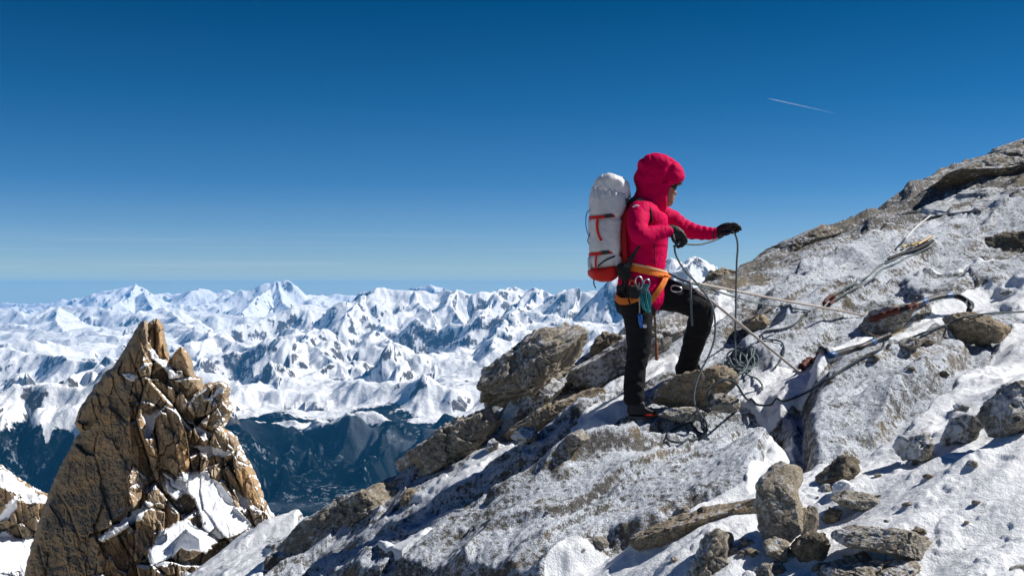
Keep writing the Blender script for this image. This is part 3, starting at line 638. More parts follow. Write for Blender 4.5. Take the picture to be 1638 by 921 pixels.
ROCKS = [
 ('boulder','large blocky tan boulder on the skyline left of the climber','boulder',[(768,645),(770,610),(785,575),(810,560),(828,556),(845,535),(868,518),(885,517),(905,525),(925,518),(938,530),(943,560),(938,582),(915,592),(900,600),(870,618),(830,640),(812,680),(790,700)],.9,M_BOULDER,1,None,{}),
 ('flat_rock','pale frosted slab wedged beneath the large skyline boulder','rock slab',[(800,668),(805,645),(860,612),(895,592),(906,600),(906,632),(880,655),(840,685),(808,698)],.45,M_RIMED,2,None,dict(box=.2)),
 ('boulder','small brown boulder just right of the large skyline boulder','boulder',[(940,575),(943,548),(965,533),(985,532),(1002,545),(990,562),(962,582)],.4,M_DARK,3,None,{}),
 ('boulder','dark angular block on the skyline behind the standing leg','boulder',[(982,550),(992,528),(1008,516),(1030,518),(1030,548),(1000,562)],.4,M_GREY,4,9.7,{}),
 ('flat_rock','broad frosted slab rising behind the legs of the climber','rock slab',[(905,612),(915,590),(1000,545),(1060,508),(1112,492),(1118,520),(1062,562),(1000,600),(960,618),(920,628)],.6,M_RIMED,5,None,dict(box=.2)),
 ('flat_rock','brown lichened slab lying below the pale frosted slab','rock slab',[(800,700),(830,668),(862,652),(905,638),(945,620),(970,620),(964,634),(935,650),(905,664),(875,688),(838,702),(810,712)],.4,M_BROWN,6,None,dict(box=.35)),
 ('flat_rock','long tan slab tilted on the ridge edge, upper of the two','rock slab',[(626,760),(628,742),(680,702),(740,667),(790,645),(803,642),(804,662),(796,697),(782,716),(740,737),(690,754),(650,768)],.55,M_BOULDER,7,None,dict(box=.2)),
 ('flat_rock','long tan slab on the ridge edge, lower of the two','rock slab',[(443,874),(480,835),(540,800),(600,770),(640,750),(653,755),(654,790),(632,811),(590,832),(530,858),(480,886),(450,888)],.55,M_BOULDER,8,None,dict(box=.2)),
 ('rock','small frosted stone below the brown lichened slab','rock',[(816,700),(825,688),(845,682),(869,686),(862,702),(836,712)],.2,M_RIMED,9,None,{}),
 ('rock','low dark stone in the slope left of the boot','rock',[(892,716),(905,697),(940,685),(950,692),(940,707),(912,723),(896,727)],.22,M_GREY,10,None,{}),
 ('rock','small pale chip at the tip of the upper long slab','rock',[(773,716),(785,700),(799,704),(797,718),(783,726)],.15,M_RIMED,11,None,{}),
 ('rock','knobbly brown stone at the tip of the lower long slab','rock',[(640,800),(650,780),(664,782),(670,795),(655,808),(643,810)],.2,M_BROWN,12,None,{}),
 ('boulder','ochre boulder under the raised foot of the climber','boulder',[(1036,662),(1050,624),(1085,597),(1110,586),(1150,579),(1176,583),(1189,600),(1184,628),(1150,645),(1100,655),(1062,670)],.36,M_BROWN,13,7.16,dict(box=.36)),
 ('rock','rounded grey stone against the right end of the ochre boulder','rock',[(1133,652),(1140,633),(1160,625),(1180,632),(1191,650),(1180,658),(1150,660)],.22,M_GREY,14,6.98,{}),
 ('rock','flat frosted stone at the front foot of the ochre boulder','rock',[(1052,664),(1075,652),(1110,650),(1132,660),(1120,670),(1090,674),(1060,672)],.22,M_GREY,15,6.93,{}),
 ('boulder','brown boulder in the snow below the taut dark rope at right','boulder',[(1514,512),(1520,502),(1545,498),(1565,505),(1600,511),(1616,520),(1612,533),(1590,546),(1570,552),(1540,547),(1520,532)],.35,M_BROWN,16,7.9,{}),
 ('rock_outcrop','rounded outcrop wrapped by the arching sleeved rope','rock outcrop',[(1378,520),(1390,500),(1420,488),(1450,484),(1472,488),(1466,510),(1442,530),(1410,543),(1386,543)],.45,M_GREY,17,8.5,{}),
 ('rock','small flat stone under the middle of the long dark rope','rock',[(1430,556),(1440,543),(1456,538),(1482,545),(1474,556),(1445,562)],.25,M_GREY,18,None,{}),
 ('rock','dark sliver of stone beside the flat stone under the rope','rock',[(1462,548),(1480,541),(1498,546),(1490,553),(1470,555)],.15,M_DARK,19,None,{}),
 ('rock','tiny stone poking from snow near the right edge, above the rope','rock',[(1597,469),(1610,463),(1622,466),(1614,474)],.12,M_GREY,20,None,{}),
 ('rock','frosted triangular block half buried in the right-hand snow','rock',[(1432,712),(1440,698),(1460,690),(1486,692),(1492,705),(1486,730),(1476,750),(1455,742),(1440,728)],.3,M_RIMED,21,None,dict(box=.2)),
 ('rock','frosted square block beside the triangular block in the snow','rock',[(1506,668),(1530,658),(1572,664),(1584,680),(1562,697),(1532,720),(1510,716)],.3,M_RIMED,22,None,dict(box=.35)),
 ('boulder','snow capped boulder cut by the right edge of the picture','boulder',[(1582,668),(1600,636),(1625,612),(1655,606),(1680,660),(1660,690),(1620,692),(1600,702),(1588,690)],.45,M_GREY,23,None,{}),
 ('rock','small frosted stone above the square block','rock',[(1525,652),(1538,643),(1553,648),(1548,658),(1530,659)],.12,M_RIMED,24,None,{}),
 ('flat_rock','long tan slab lying in the snow at bottom centre','rock slab',[(1004,864),(1040,845),(1100,826),(1160,806),(1204,786),(1214,796),(1208,826),(1160,852),(1110,868),(1060,878),(1020,877)],.35,M_BROWN,25,None,dict(box=.2)),
 ('flat_rock','upright tan slab against the right end of the long slab','rock slab',[(1206,812),(1212,772),(1243,749),(1262,743),(1296,756),(1292,772),(1278,786),(1284,808),(1274,836),(1252,862),(1226,866),(1208,840)],.24,M_BOULDER,26,None,dict(box=.2,rough=.4,dyz=.6)),
 ('rock','dark lumpy stone behind the white snow block','rock',[(1306,768),(1335,740),(1350,728),(1376,734),(1380,751),(1360,766),(1340,778),(1315,779)],.25,M_DARK,27,None,{}),
 ('rock','pointed flat stone just right of the white snow block','rock',[(1328,798),(1360,785),(1396,789),(1414,808),(1390,816),(1350,810)],.22,M_GREY,28,None,dict(box=.2)),
 ('rock','small upright fin of rock in the bottom cluster','rock',[(1284,850),(1288,820),(1300,799),(1311,820),(1309,846),(1296,855)],.1,M_BOULDER,29,None,{}),
 ('rock','small brown stone right of the upright fin','rock',[(1312,828),(1325,812),(1346,807),(1346,823),(1331,840),(1318,838)],.12,M_DARK,30,None,{}),
 ('rock','squat stone left of the dark forked stone','rock',[(1222,890),(1222,866),(1240,859),(1266,869),(1269,891),(1245,900)],.18,M_BOULDER,31,None,{}),
 ('rock','dark forked stone in the middle of the bottom cluster','rock',[(1266,874),(1271,852),(1290,843),(1308,851),(1322,841),(1329,860),(1321,886),(1301,907),(1274,903)],.22,M_DARK,32,None,{}),
 ('boulder','low domed boulder ringed by snow at lower right','boulder',[(1338,868),(1345,855),(1370,845),(1410,837),(1450,844),(1490,859),(1504,876),(1496,892),(1460,885),(1400,876),(1350,874)],.35,M_GREY,33,None,dict(box=.2)),
 ('boulder','broad bumpy boulder cut by the bottom edge, right of centre','boulder',[(1294,930),(1310,896),(1350,888),(1400,892),(1440,880),(1480,879),(1502,900),(1500,930),(1480,960),(1400,970),(1310,965)],.5,M_BOULDER,34,None,{}),
 ('boulder','rough tan boulder below the long slab, cut by the bottom edge','boulder',[(1092,935),(1108,892),(1130,860),(1150,852),(1176,862),(1180,886),(1162,912),(1152,950),(1100,965)],.3,M_BOULDER,35,None,{}),
 ('boulder','grey boulder at the bottom edge between the two larger ones','boulder',[(1160,935),(1188,906),(1230,896),(1280,899),(1293,921),(1284,960),(1170,960)],.35,M_GREY,36,None,{}),
 ('rock','thin splinter leaning on the upright tan slab','rock',[(1244,842),(1268,820),(1290,811),(1286,836),(1262,854)],.1,M_BROWN,37,None,{}),
 ('rock','tiny dark stone on snow above the domed boulder','rock',[(1456,850),(1468,841),(1486,849),(1480,857),(1464,857)],.08,M_DARK,38,None,{}),
 ('rock','dark stone in the bottom right corner','rock',[(1614,935),(1628,902),(1655,898),(1670,935),(1650,955),(1620,955)],.25,M_GREY,39,None,{}),
 ('rock','tiny pebble beside the rough tan boulder','rock',[(1178,888),(1186,878),(1194,882),(1192,892),(1182,894)],.06,M_GREY,40,None,{}),
 ('rock_outcrop','uppermost dark outcrop along the skyline at the right edge','rock outcrop',[(1404,344),(1422,318),(1450,299),(1490,281),(1530,263),(1580,246),(1638,221),(1760,170),(1770,300),(1638,300),(1570,303),(1500,308),(1450,322),(1420,342)],2.2,M_CREST,41,14.2,dict(box=.35,dyx=.35,rough=.7)),
 ('rock_outcrop','banded outcrop below the uppermost skyline outcrop','rock outcrop',[(1432,412),(1450,362),(1480,332),(1540,305),(1600,299),(1760,290),(1760,380),(1600,368),(1560,388),(1500,408),(1460,420)],1.7,M_RIMED,42,12.6,dict(box=.35,dyx=.25,rough=.7)),
 ('rock_outcrop','long brown crest of rock along the skyline right of the gloved hand','rock outcrop',[(1172,436),(1190,420),(1220,400),(1270,381),(1318,358),(1345,366),(1362,368),(1330,386),(1280,402),(1230,420),(1190,440)],.7,M_CREST,43,12.0,dict(box=.35,dyx=.3)),
 ('rock_outcrop','brown knob on the skyline just beyond the raised knee','rock outcrop',[(1112,470),(1124,446),(1138,434),(1158,429),(1182,433),(1178,450),(1152,470),(1130,480)],.6,M_BROWN,44,10.7,{}),
 ('rock_outcrop','dark mossy outcrop on the right edge above the arching rope','rock outcrop',[(1540,404),(1570,381),(1620,372),(1750,362),(1750,412),(1640,408),(1580,414)],.9,M_DARK,45,10.9,dict(box=.2)),
 ('rock_outcrop','low grey outcrop at the right edge just above the snow strip','rock outcrop',[(1566,458),(1600,436),(1650,429),(1740,425),(1740,460),(1620,463),(1590,466)],.7,M_DARK,46,9.7,dict(box=.2)),
 ('rock','brown knob sticking out of rime right of the knee','rock',[(1184,522),(1196,507),(1220,501),(1238,510),(1222,524),(1196,530)],.3,M_BROWN,47,8.7,{}),
]
for nm, lab, cat, poly, T, mt, sd, Yd, kw in ROCKS: boulder(nm, lab, cat, poly, T, mt, sd, Yd, **kw)
M_SNOW = (lambda t: t.fin(t.mix(t.noise(30, 4), (.84, .86, .89), (.90, .91, .93)), .6, .25, t.bump(t.noise(60, 4, .7), .5, .008)))(NT('packed snow'))
boulder('snow_block', 'white block of snow resting in front of the dark lumpy stone', 'snow block', [(1328,790),(1331,772),(1345,765),(1358,770),(1360,782),(1350,792),(1336,795)], .12, M_SNOW, 50, None, rough=.6)

# small stones scattered in the snow, every one its own object
_rs = random.Random(21); _protos = []
for k in range(5):
    pl = [(1000 + 8 * math.cos(a * .9) * _rs.uniform(.6, 1.3), 800 + 6 * math.sin(a * .9) * _rs.uniform(.6, 1.2)) for a in range(7)]
    V, Fc = rock_np(pl, 5.0, .05, 900 + k, nth=40, nph=24, cuts=12); _protos.append((V - V.mean(0), Fc))
_pm = [None] * 5
for k in range(46):
    reg = [(1180, 1500, 760, 915), (1040, 1260, 850, 915), (1380, 1640, 700, 900), (820, 1180, 690, 880), (1300, 1560, 500, 620)][k % 5 if k > 15 else 0]
    g = G(_rs.uniform(reg[0], reg[1]), _rs.uniform(reg[2], reg[3]))
    if g is None: continue
    j = k % 5
    if _pm[j] is None:
        o = mesh_np('small_stone', _protos[j][0], _protos[j][1], [M_DARK, M_GREY, M_BOULDER, M_GREY, M_DARK][j]); _pm[j] = o
    else: o = _pm[j].copy(); COL.objects.link(o)
    sc = _rs.uniform(.35, 1.5) ** 1.3; o.scale = (sc, sc, sc * _rs.uniform(.6, 1)); o.rotation_euler = (_rs.uniform(-.5, .5), _rs.uniform(-.5, .5), _rs.uniform(0, 6.28))
    o.location = (g.x, g.y, g.z + .004 * sc); tag(o, 'small loose stone lying on the snowy slope among the larger rocks', 'stone', 'small stones scattered over the slope')
# ================================================================ rock pinnacle, about 70 m away across the gap
def pin_mat(name, a, b, warm):
    t = NT(name); g = t.n('ShaderNodeNewGeometry'); pos = g.outputs['Position']
    mid = t.noise(.55, 6, .65, .3, vec=pos); fine = t.noise(3.2, 6, .75, 0, vec=pos)
    st = t.noise(1.0, 5, .65, 0, vec=t.mapping((3.2, 3.2, .35), (0, R(14), 0), vec=pos))
    c = t.mix(t.ramp(fine, [(.32, 0.), (.66, 1.)]), a, b)
    c = t.mix(t.math('MULTIPLY', t.ramp(mid, [(.40, 0.), (.62, 1.)]), t.attr('tint'), True), c, warm)
    c = t.mix(t.ramp(st, [(.28, .75), (.46, 0.)]), c, tuple(v * .42 for v in a))
    c = t.mix(t.ramp(t.noise(.9, 4, .6, 0, vec=pos), [(.58, 0.), (.66, .45)]), c, (.20, .20, .19))
    c = t.mix(t.math('MULTIPLY', t.attr('crack'), .8), c, tuple(v * .25 for v in a))
    s = t.math('ADD', t.attr('snow'), t.math('MULTIPLY', t.math('SUBTRACT', fine, .5), .9))
    sm = t.ramp(s, [(.46, 0.), (.54, 1.)])
    c = t.mix(sm, c, (.87, .89, .92))
    return t.fin(c, .85, .15, t.bump(fine, .8, .09))
PIN_M = pin_mat('pinnacle granite', (.20, .158, .108), (.39, .305, .21), (.48, .30, .145))
def facets(x, z, sx, sz, rot, seed, tilt):
    c, s = math.cos(rot), math.sin(rot); u = (x * c + z * s) / sx; v = (-x * s + z * c) / sz
    iu = np.floor(u); iv = np.floor(v); b1 = np.full(u.shape, 9.); b2 = np.full(u.shape, 9.); val = np.zeros(u.shape); zz = np.zeros_like(iu)
    for i in (-1, 0, 1):
        for j in (-1, 0, 1):
            h = _h(iu + i, iv + j, zz, seed)
            du = u - (iu + i + (h & 255) / 255.); dv = v - (iv + j + ((h >> 8) & 255) / 255.)
            d = np.abs(du) * .75 + np.abs(dv) * .75 + .35 * np.maximum(np.abs(du), np.abs(dv))
            o = ((h >> 16) & 255) / 255. - .5; tx = ((h >> 24) & 15) / 15. - .5; tz = ((h >> 28) & 15) / 15. - .5
            w = d < b1; b2 = np.where(w, b1, np.minimum(b2, d)); val = np.where(w, o + tilt * (tx * du + tz * dv), val); b1 = np.where(w, d, b1)
    return val, b2 - b1
def relief(name, sil, arete, blocks, snows, Y0, parent, step, base, seed, mat, fam, snow_bias, ledge, calm=None):
    """fractured rock mass: nested joint blocks pushed out of a steep body, wrapped round its outline"""
    S = Y0 / F
    xs = np.arange(min(p[0] for p in sil) - 6, max(p[0] for p in sil) + 6, step); ys = np.arange(min(p[1] for p in sil) - 6, max(p[1] for p in sil) + 6, step)
    PX, PY = np.meshgrid(xs, ys); x = PX * S; z = -PY * S
    wx = PX + 4.0 * fbm2(x / 1.3, z / 1.3, 5, seed, .65) ; wy = PY + 4.0 * fbm2(x / 1.3, z / 1.3, 5, seed + 50, .65)
    sx_ = PX + 1.6 * fbm2(x / .5, z / .5, 3, seed + 7); sy_ = PY + 1.6 * fbm2(x / .5, z / .5, 3, seed + 8)
    ins = inpoly(sx_, sy_, sil); dist = polydist(sx_, sy_, sil); sd = np.where(ins, dist, -dist)
    Rr = base(PX + (wx - PX) * 1.2, PY, S); tint = np.full(PX.shape, .35); smooth = np.zeros(PX.shape)
    cid = np.zeros(PX.shape)
    for i, (poly, off, dyx, dyz, tn) in enumerate(blocks):
        m = inpoly(PX + (wx - PX) * .55, PY + (wy - PY) * .55, poly)
        cx = sum(p[0] for p in poly) / len(poly); cyy = sum(p[1] for p in poly) / len(poly)
        rb = base(np.array([[cx]]), np.array([[cyy]]), S)[0, 0] + off - dyx * (PX - cx) * S + dyz * (PY - cyy) * S
        d = polydist(PX, PY, poly); rb = rb - .25 * np.exp(-d / 1.2)
        w = m & (rb > Rr - 1.2); Rr = np.where(w, rb, Rr); tint = np.where(w, tn, tint)
    snow = np.zeros(PX.shape)
    for poly in snows:
        q = inpoly(wx, wy, poly); d = polydist(wx, wy, poly); snow = np.maximum(snow, sst(-2.2, 2.2, np.where(q, d, -d)))
    rk = (1 - .93 * snow) * (calm(PX, PY) if calm else 1)
    crack = np.zeros(PX.shape)
    for k, (a, b, rot, am, tl) in enumerate(fam):
        v, e = facets(x + .05 * n2(x, z, seed + 20 + k), z + .05 * n2(x, z, seed + 30 + k), a, b, rot, seed + 60 + k, tl)
        Rr = Rr + rk * am * v; crack = np.maximum(crack, (k < 2) * .9 * sst(.045, .0, e) * rk * sst(-.25, .25, n2(x / 1.7, z / 1.7, seed + 170 + k))); Rr = Rr - rk * am * .22 * sst(.09, 0, e)
    rk = 1 - .93 * snow
    Rr = Rr + rk * (.07 * fbm2(x / .6, z / 1.6, 5, seed + 90, .6)) + snow * (.15 * fbm2(x / 2, z / 2, 3, seed + 95) + .12)
    # ledges hold snow: surface leans back there
    gz_ = np.gradient(Rr, axis=0) / (step * S); gx_ = np.gradient(Rr, axis=1) / (step * S)
    up = gz_ / np.sqrt(1 + gz_ ** 2 + gx_ ** 2)
    up = (up + np.roll(up, 1, 0) + np.roll(up, -1, 0) + np.roll(up, 1, 1) + np.roll(up, -1, 1)) / 5
    led = sst(.52, .80, up + .30 * fbm2(x / 2.2, z / 2.2, 3, seed + 97) + snow_bias(PX, PY))
    snow = np.maximum(snow, led * .85)
    Rr = Rr - 1.3 * np.exp(-np.clip(sd, 0, None) / 1.8) - np.clip(-sd, 0, 6) * 1.4
    keep = sd > -5
    idx = -np.ones(PX.shape, int); idx[keep] = np.arange(keep.sum())
    Yd = Y0 - Rr
    V = np.stack([(PX - 819) / F * Yd, Yd, (460.5 - PY) / F * Yd], -1)[keep]
    a = idx[:-1, :-1]; b = idx[:-1, 1:]; c = idx[1:, 1:]; d = idx[1:, :-1]
    ok = (a >= 0) & (b >= 0) & (c >= 0) & (d >= 0); Fc = np.stack([a[ok], d[ok], c[ok], b[ok]], -1)
    return mesh_np(name, V, Fc, mat, parent, smooth=False, attrs=dict(snow=snow[keep], tint=tint[keep], crack=crack[keep]))
tower = empty('rock_pinnacle', tuple(P(250, 1000, 74)), 'jagged brown rock pinnacle patched with snow, standing left across the gap', 'rock pinnacle')
SIL = [(20,1060),(36,960),(44,918),(52,880),(64,843),(80,794),(92,765),(108,733),(122,706),(134,690),(124,676),(131,655),(150,628),(170,600),(186,588),(197,571),(208,552),(217,536),(225,522),(231,517),(237,525),(238,531),(243,518),(250,514),(257,520),(260,540),(263,562),(269,575),(276,580),(282,566),(290,559),(299,568),(304,585),(307,604),(318,606),(323,621),(335,616),(355,613),(364,621),(361,636),(369,655),(361,672),(352,685),(362,692),(376,701),(384,721),(396,740),(411,774),(421,804),(430,818),(442,836),(440,852),(456,890),(470,1060)]
def tbase(PX, PY, S):
    xa = np.interp(PY, [510,540,590,640,700,735,760,790,806,850,921,1060], [238,234,224,207,206,212,207,202,190,165,150,140])
    return np.where(PX < xa, -1.05 * (xa - PX), -.50 * (PX - xa)) * S + (.42 * (PY - 700) + .75 * np.clip(PY - 745, 0, None) * sst(225, 285, PX)) * S
TBL = [ # polygon, offset, tilt right, tilt up, rust
 ([(300,752),(332,752),(348,770),(372,800),(402,838),(384,852),(352,868),(330,884),(290,880),(240,906),(238,880),(262,846),(296,830),(314,812),(298,788)], 1.3, .25, 1.15, .2),
 #, offset, tilt right, tilt up, rust
 ([(124,676),(130,656),(150,622),(178,592),(196,574),(206,584),(186,618),(166,652),(150,682),(134,692)], -.5, -.9, 0, .3),
 ([(187,596),(197,572),(216,538),(226,518),(237,514),(237,546),(229,574),(223,590),(206,601),(192,603)], .2, -.45, .2, .3),
 ([(237,546),(238,528),(243,510),(256,510),(262,540),(262,562),(270,577),(256,573),(246,560)], -.6, .55, .15, 1),
 ([(274,586),(281,560),(290,552),(302,566),(306,585),(308,604),(296,600),(288,594)], .5, .35, .2, .6),
 ([(214,594),(230,583),(255,576),(262,587),(246,597),(224,603)], 1.0, .1, .35, .2),
 ([(268,591),(292,593),(293,604),(270,606)], .8, .3, .2, .4),
 ([(268,609),(286,606),(305,604),(322,605),(325,621),(309,626),(301,634),(276,624)], .8, .1, .1, .4),
 ([(211,622),(221,607),(232,603),(250,608),(261,616),(256,640),(246,651),(231,656),(214,642)], 1.1, .05, -.25, .2),
 ([(252,648),(262,616),(275,620),(281,636),(276,650),(262,652)], 1.2, .35, .1, .4),
 ([(279,658),(280,636),(290,624),(298,640),(300,649),(291,661)], 1.1, -.2, 0, .1),
 ([(299,652),(310,634),(335,616),(355,610),(366,620),(363,633),(350,649),(330,665),(310,667)], 2.2, -.2, .4, .1),
 ([(318,676),(345,656),(356,643),(371,655),(362,671),(352,686),(338,688)], 1.2, .1, .25, .2),
 ([(204,644),(212,626),(224,648),(233,684),(240,722),(246,750),(236,766),(222,756),(212,735),(206,700)], .7, .7, .2, .8),
 ([(233,700),(247,700),(251,735),(248,756),(240,748)], 1.0, .8, .2, .6),
 ([(252,748),(251,704),(254,658),(265,648),(285,660),(298,690),(302,724),(303,752),(299,769),(285,766),(270,752)], 1.9, -.25, .1, .15),
 ([(278,700),(288,672),(297,690),(303,740),(301,769),(292,766),(284,740)], 2.0, 1.0, .1, .9),
 ([(303,731),(316,725),(331,727),(333,743),(325,751),(307,753)], 1.2, .3, .2, .5),
 ([(301,692),(310,682),(320,700),(313,711),(305,706)], .9, 0, .2, .2),
 ([(320,700),(328,690),(334,704),(330,712),(322,711)], .9, 0, .2, .2),
 ([(336,706),(340,690),(351,679),(363,690),(373,710),(376,731),(361,747),(349,747),(340,726)], .9, .3, .2, .3),
 ([(352,682),(360,674),(368,684),(362,694)], 1.2, .4, .2, 1),
 ([(364,690),(377,698),(385,718),(377,726),(366,708)], .6, -.2, .2, .1),
 ([(372,732),(383,722),(398,740),(414,774),(424,804),(430,822),(413,816),(395,792),(379,766)], .5, .7, .2, 1),
 ([(353,752),(367,744),(380,765),(389,787),(375,781),(360,766)], .6, .3, .3, .4),
 ([(336,762),(340,744),(351,740),(356,760),(350,770)], .8, .5, .2, .9),
 ([(342,772),(354,771),(375,798),(397,821),(391,829),(370,818),(350,793)], .5, .2, .4, .2),
 ([(398,810),(424,818),(445,836),(430,842),(405,837)], .8, .2, .4, .2),
 ([(232,802),(248,776),(268,800),(263,813),(240,814)], 1.6, .4, .3, .3),
 ([(203,762),(214,745),(235,765),(241,790),(229,812),(213,814),(206,790)], .9, .7, .1, .5),
 ([(148,1060),(156,890),(161,861),(176,850),(204,834),(216,848),(215,925),(210,1060)], 1.4, .25, .05, .3),
 ([(211,1060),(215,860),(219,822),(241,812),(263,818),(264,850),(252,880),(240,925),(240,1060)], 2.2, .5, .1, .4),
 ([(299,838),(312,816),(326,817),(329,838),(316,846)], 1.3, 0, .4, .1),
 ([(274,888),(285,861),(300,845),(321,860),(324,882),(310,893),(282,900)], 2.2, -.4, .3, .2),
 ([(233,882),(250,862),(266,853),(268,862),(247,888)], 1.8, .2, .4, .4),
 ([(240,1060),(243,905),(262,896),(290,902),(324,905),(334,1060)], 1.6, 0, .2, .1),
 ([(330,856),(345,842),(362,862),(350,868)], 1.0, 0, .5, .1),
]
TSNOW = [[(222,660),(238,664),(262,648),(252,668),(244,690),(236,704),(232,686)], [(158,860),(176,846),(212,818),(235,801),(242,806),(224,830),(206,842),(186,856),(164,866)],
 [(300,752),(332,752),(345,768),(372,806),(402,838),(384,850),(352,866),(330,852),(314,812),(296,788),(262,764),(258,756),(280,768)], [(238,880),(262,846),(295,830),(330,852),(352,866),(330,884),(290,876),(268,902),(243,905)],
 [(236,558),(252,564),(268,584),(290,602),(272,606),(262,592),(250,577)], [(196,600),(206,596),(220,599),(216,606),(200,605)], [(302,676),(320,684),(338,692),(330,702),(316,692)], [(306,716),(336,710),(352,722),(374,722),(352,734),(334,730),(320,720)],
 [(330,640),(350,620),(356,622),(334,642)], [(276,606),(296,604),(308,606),(290,609)], [(262,768),(296,788),(282,800),(268,790)], [(375,782),(398,800),(396,812),(380,800)]]
FAM = [(2.9, 6.5, .30, 1.5, 1.7), (1.0, 2.8, .12, .70, 1.5), (.42, 1.0, .45, .26, 1.4), (.2, .38, .1, .10, 1.3)]
relief('rock_body', SIL, None, TBL, TSNOW, 70.0, tower, .75, tbase, 700, PIN_M, FAM, lambda X, Y: np.where(X > np.interp(Y, [500,640,740,800,850,921], [238,207,212,200,165,150]), .13, -.55), .5, lambda X, Y: np.where(X > np.interp(Y, [500,640,740,800,850,921], [232,205,210,200,160,150]) + 2, 1, .42))
# the far side of the same mass
def back_side(name, poly, mat, seed, Yc, T, parent, n=90):
    V, Fc = rock_np(poly, Yc, T, seed, nth=n, nph=n // 2, box=.45, rough=1.2, cuts=12, fine=False)
    V[:, [0, 2]] *= (V[:, 1] / Yc)[:, None]; m = len(V)
    return mesh_np(name, V, Fc, mat, parent, attrs=dict(snow=np.zeros(m), tint=np.full(m, .3), crack=np.zeros(m)))
back_side('rear_mass', [(250 + (x - 250) * .94, 800 + (y - 800) * .96) for x, y in SIL], PIN_M, 720, 77.5, 9, tower)
# rocky rib in the bottom left corner, farther down
rib = empty('rocky_ridge', tuple(P(0, 1000, 128)), 'snow capped rocky rib low in the bottom left corner behind the pinnacle', 'rocky ridge')
RSIL = [(-180,1060),(-180,690),(-60,722),(0,747),(20,762),(52,783),(84,798),(100,830),(120,900),(130,1060)]
def rbase(PX, PY, S): return (.75 * (PY - 760) * S + 1.2 * (PY > 858) * (PY - 858) * S) - .25 * (PX - 0) * S
relief('rib_rock', RSIL, None, [([(-120,780),(0,770),(30,800),(62,806),(66,850),(40,862),(0,850),(-120,862)], 2.0, .2, -.15, .4)],
       [[(-180,690),(-60,722),(0,747),(20,762),(52,783),(90,798),(70,806),(40,800),(10,780),(-60,770),(-180,760)], [(-180,872),(0,850),(40,862),(52,858),(64,864),(140,852),(140,900),(60,915),(40,905),(0,920),(-180,930)], [(18,800),(30,790),(26,812),(10,830),(-20,838),(8,816)]],
       122.0, rib, .9, rbase, 800, PIN_M, FAM, lambda X, Y: .12 + .35 * (Y > 860), .5)
# ================================================================ generic builders for cloth, rope and limbs
def resample(pts, step, closed=False):
    """Catmull-Rom through 3-D points (rows may carry extra columns), resampled evenly"""
    p = np.array([list(q) for q in pts], float); n = len(p)
    if closed: ext = np.vstack([p[-1], p, p[0], p[1]]); m = n
    else: ext = np.vstack([2 * p[0] - p[1], p, 2 * p[-1] - p[-2]]); m = n - 1
    out = []
    for i in range(m):
        a, b, c, d = ext[i:i + 4]; t = np.linspace(0, 1, 24, endpoint=False)[:, None]
        out.append(.5 * ((2 * b) + (-a + c) * t + (2 * a - 5 * b + 4 * c - d) * t ** 2 + (-a + 3 * b - 3 * c + d) * t ** 3))
    q = np.vstack(out + ([] if closed else [p[-1:]]))
    if closed: q = np.vstack([q, q[:1]])
    L = np.concatenate([[0], np.cumsum(np.linalg.norm(np.diff(q[:, :3], axis=0), axis=1))])
    k = max(3, int(L[-1] / step) + 1); s = np.linspace(0, L[-1], k, endpoint=not closed)
    return np.stack([np.interp(s, L, q[:, j]) for j in range(q.shape[1])], 1)
def tube_np(path, r, nseg=10, closed=False, twist=0.0, lobes=0, ratio=None, ref=(0, 1, 0)):
    path = np.asarray(path, float); n = len(path); r = np.broadcast_to(r, (n,))
    if closed: t = np.roll(path, -1, 0) - np.roll(path, 1, 0)
    else: t = np.gradient(path, axis=0)
    t /= np.linalg.norm(t, axis=1, keepdims=True) + 1e-9
    u = np.zeros((n, 3)); v0 = np.array(ref, float)
    for i in range(n):
        w = v0 - t[i] * (v0 @ t[i]); l = np.linalg.norm(w)
        if l < 1e-3: w = np.array([1., .01, .3]) - t[i] * (np.array([1., .01, .3]) @ t[i]); l = np.linalg.norm(w)
        u[i] = w / l
        if ratio is None: v0 = u[i]
    v = np.cross(t, u); a = np.linspace(0, 2 * math.pi, nseg, endpoint=False)
    ru = r if ratio is None else np.broadcast_to(ratio, (n,))
    A = a[None, :] ; V = path[:, None, :] + (np.cos(A)[..., None] * u[:, None, :] * ru[:, None, None]) + (np.sin(A)[..., None] * v[:, None, :] * r[:, None, None])
    V = V.reshape(-1, 3); Fc = grid_faces(nseg, n, True).tolist()
    if closed:
        Fc += [[(n - 1) * nseg + j, (n - 1) * nseg + (j + 1) % nseg, (j + 1) % nseg, j] for j in range(nseg)]
    else:
        V = np.vstack([V, path[0], path[-1]]); c0, c1 = n * nseg, n * nseg + 1
        for j in range(0, nseg, 1):
            Fc.append([c0, (j + 1) % nseg, j, j]); Fc.append([c1, (n - 1) * nseg + j, (n - 1) * nseg + (j + 1) % nseg, (n - 1) * nseg + (j + 1) % nseg])
    return V, Fc
def pymesh(name, V, Fc, mat=None, parent=None, smooth=True):
    V = np.asarray(V, float); org = V.mean(0)
    me = bpy.data.meshes.new(name); me.from_pydata([tuple(v) for v in (V - org)], [], [tuple(dict.fromkeys(f)) for f in Fc]); me.validate(); me.update()
    if smooth: me.polygons.foreach_set('use_smooth', np.ones(len(me.polygons), bool))
    if mat: me.materials.append(mat)
    o = bpy.data.objects.new(name, me); COL.objects.link(o)
    loc = Vector([float(x) for x in org])
    if parent is not None: o.parent = parent; loc = loc - world_loc(parent)
    o.location = loc; return o
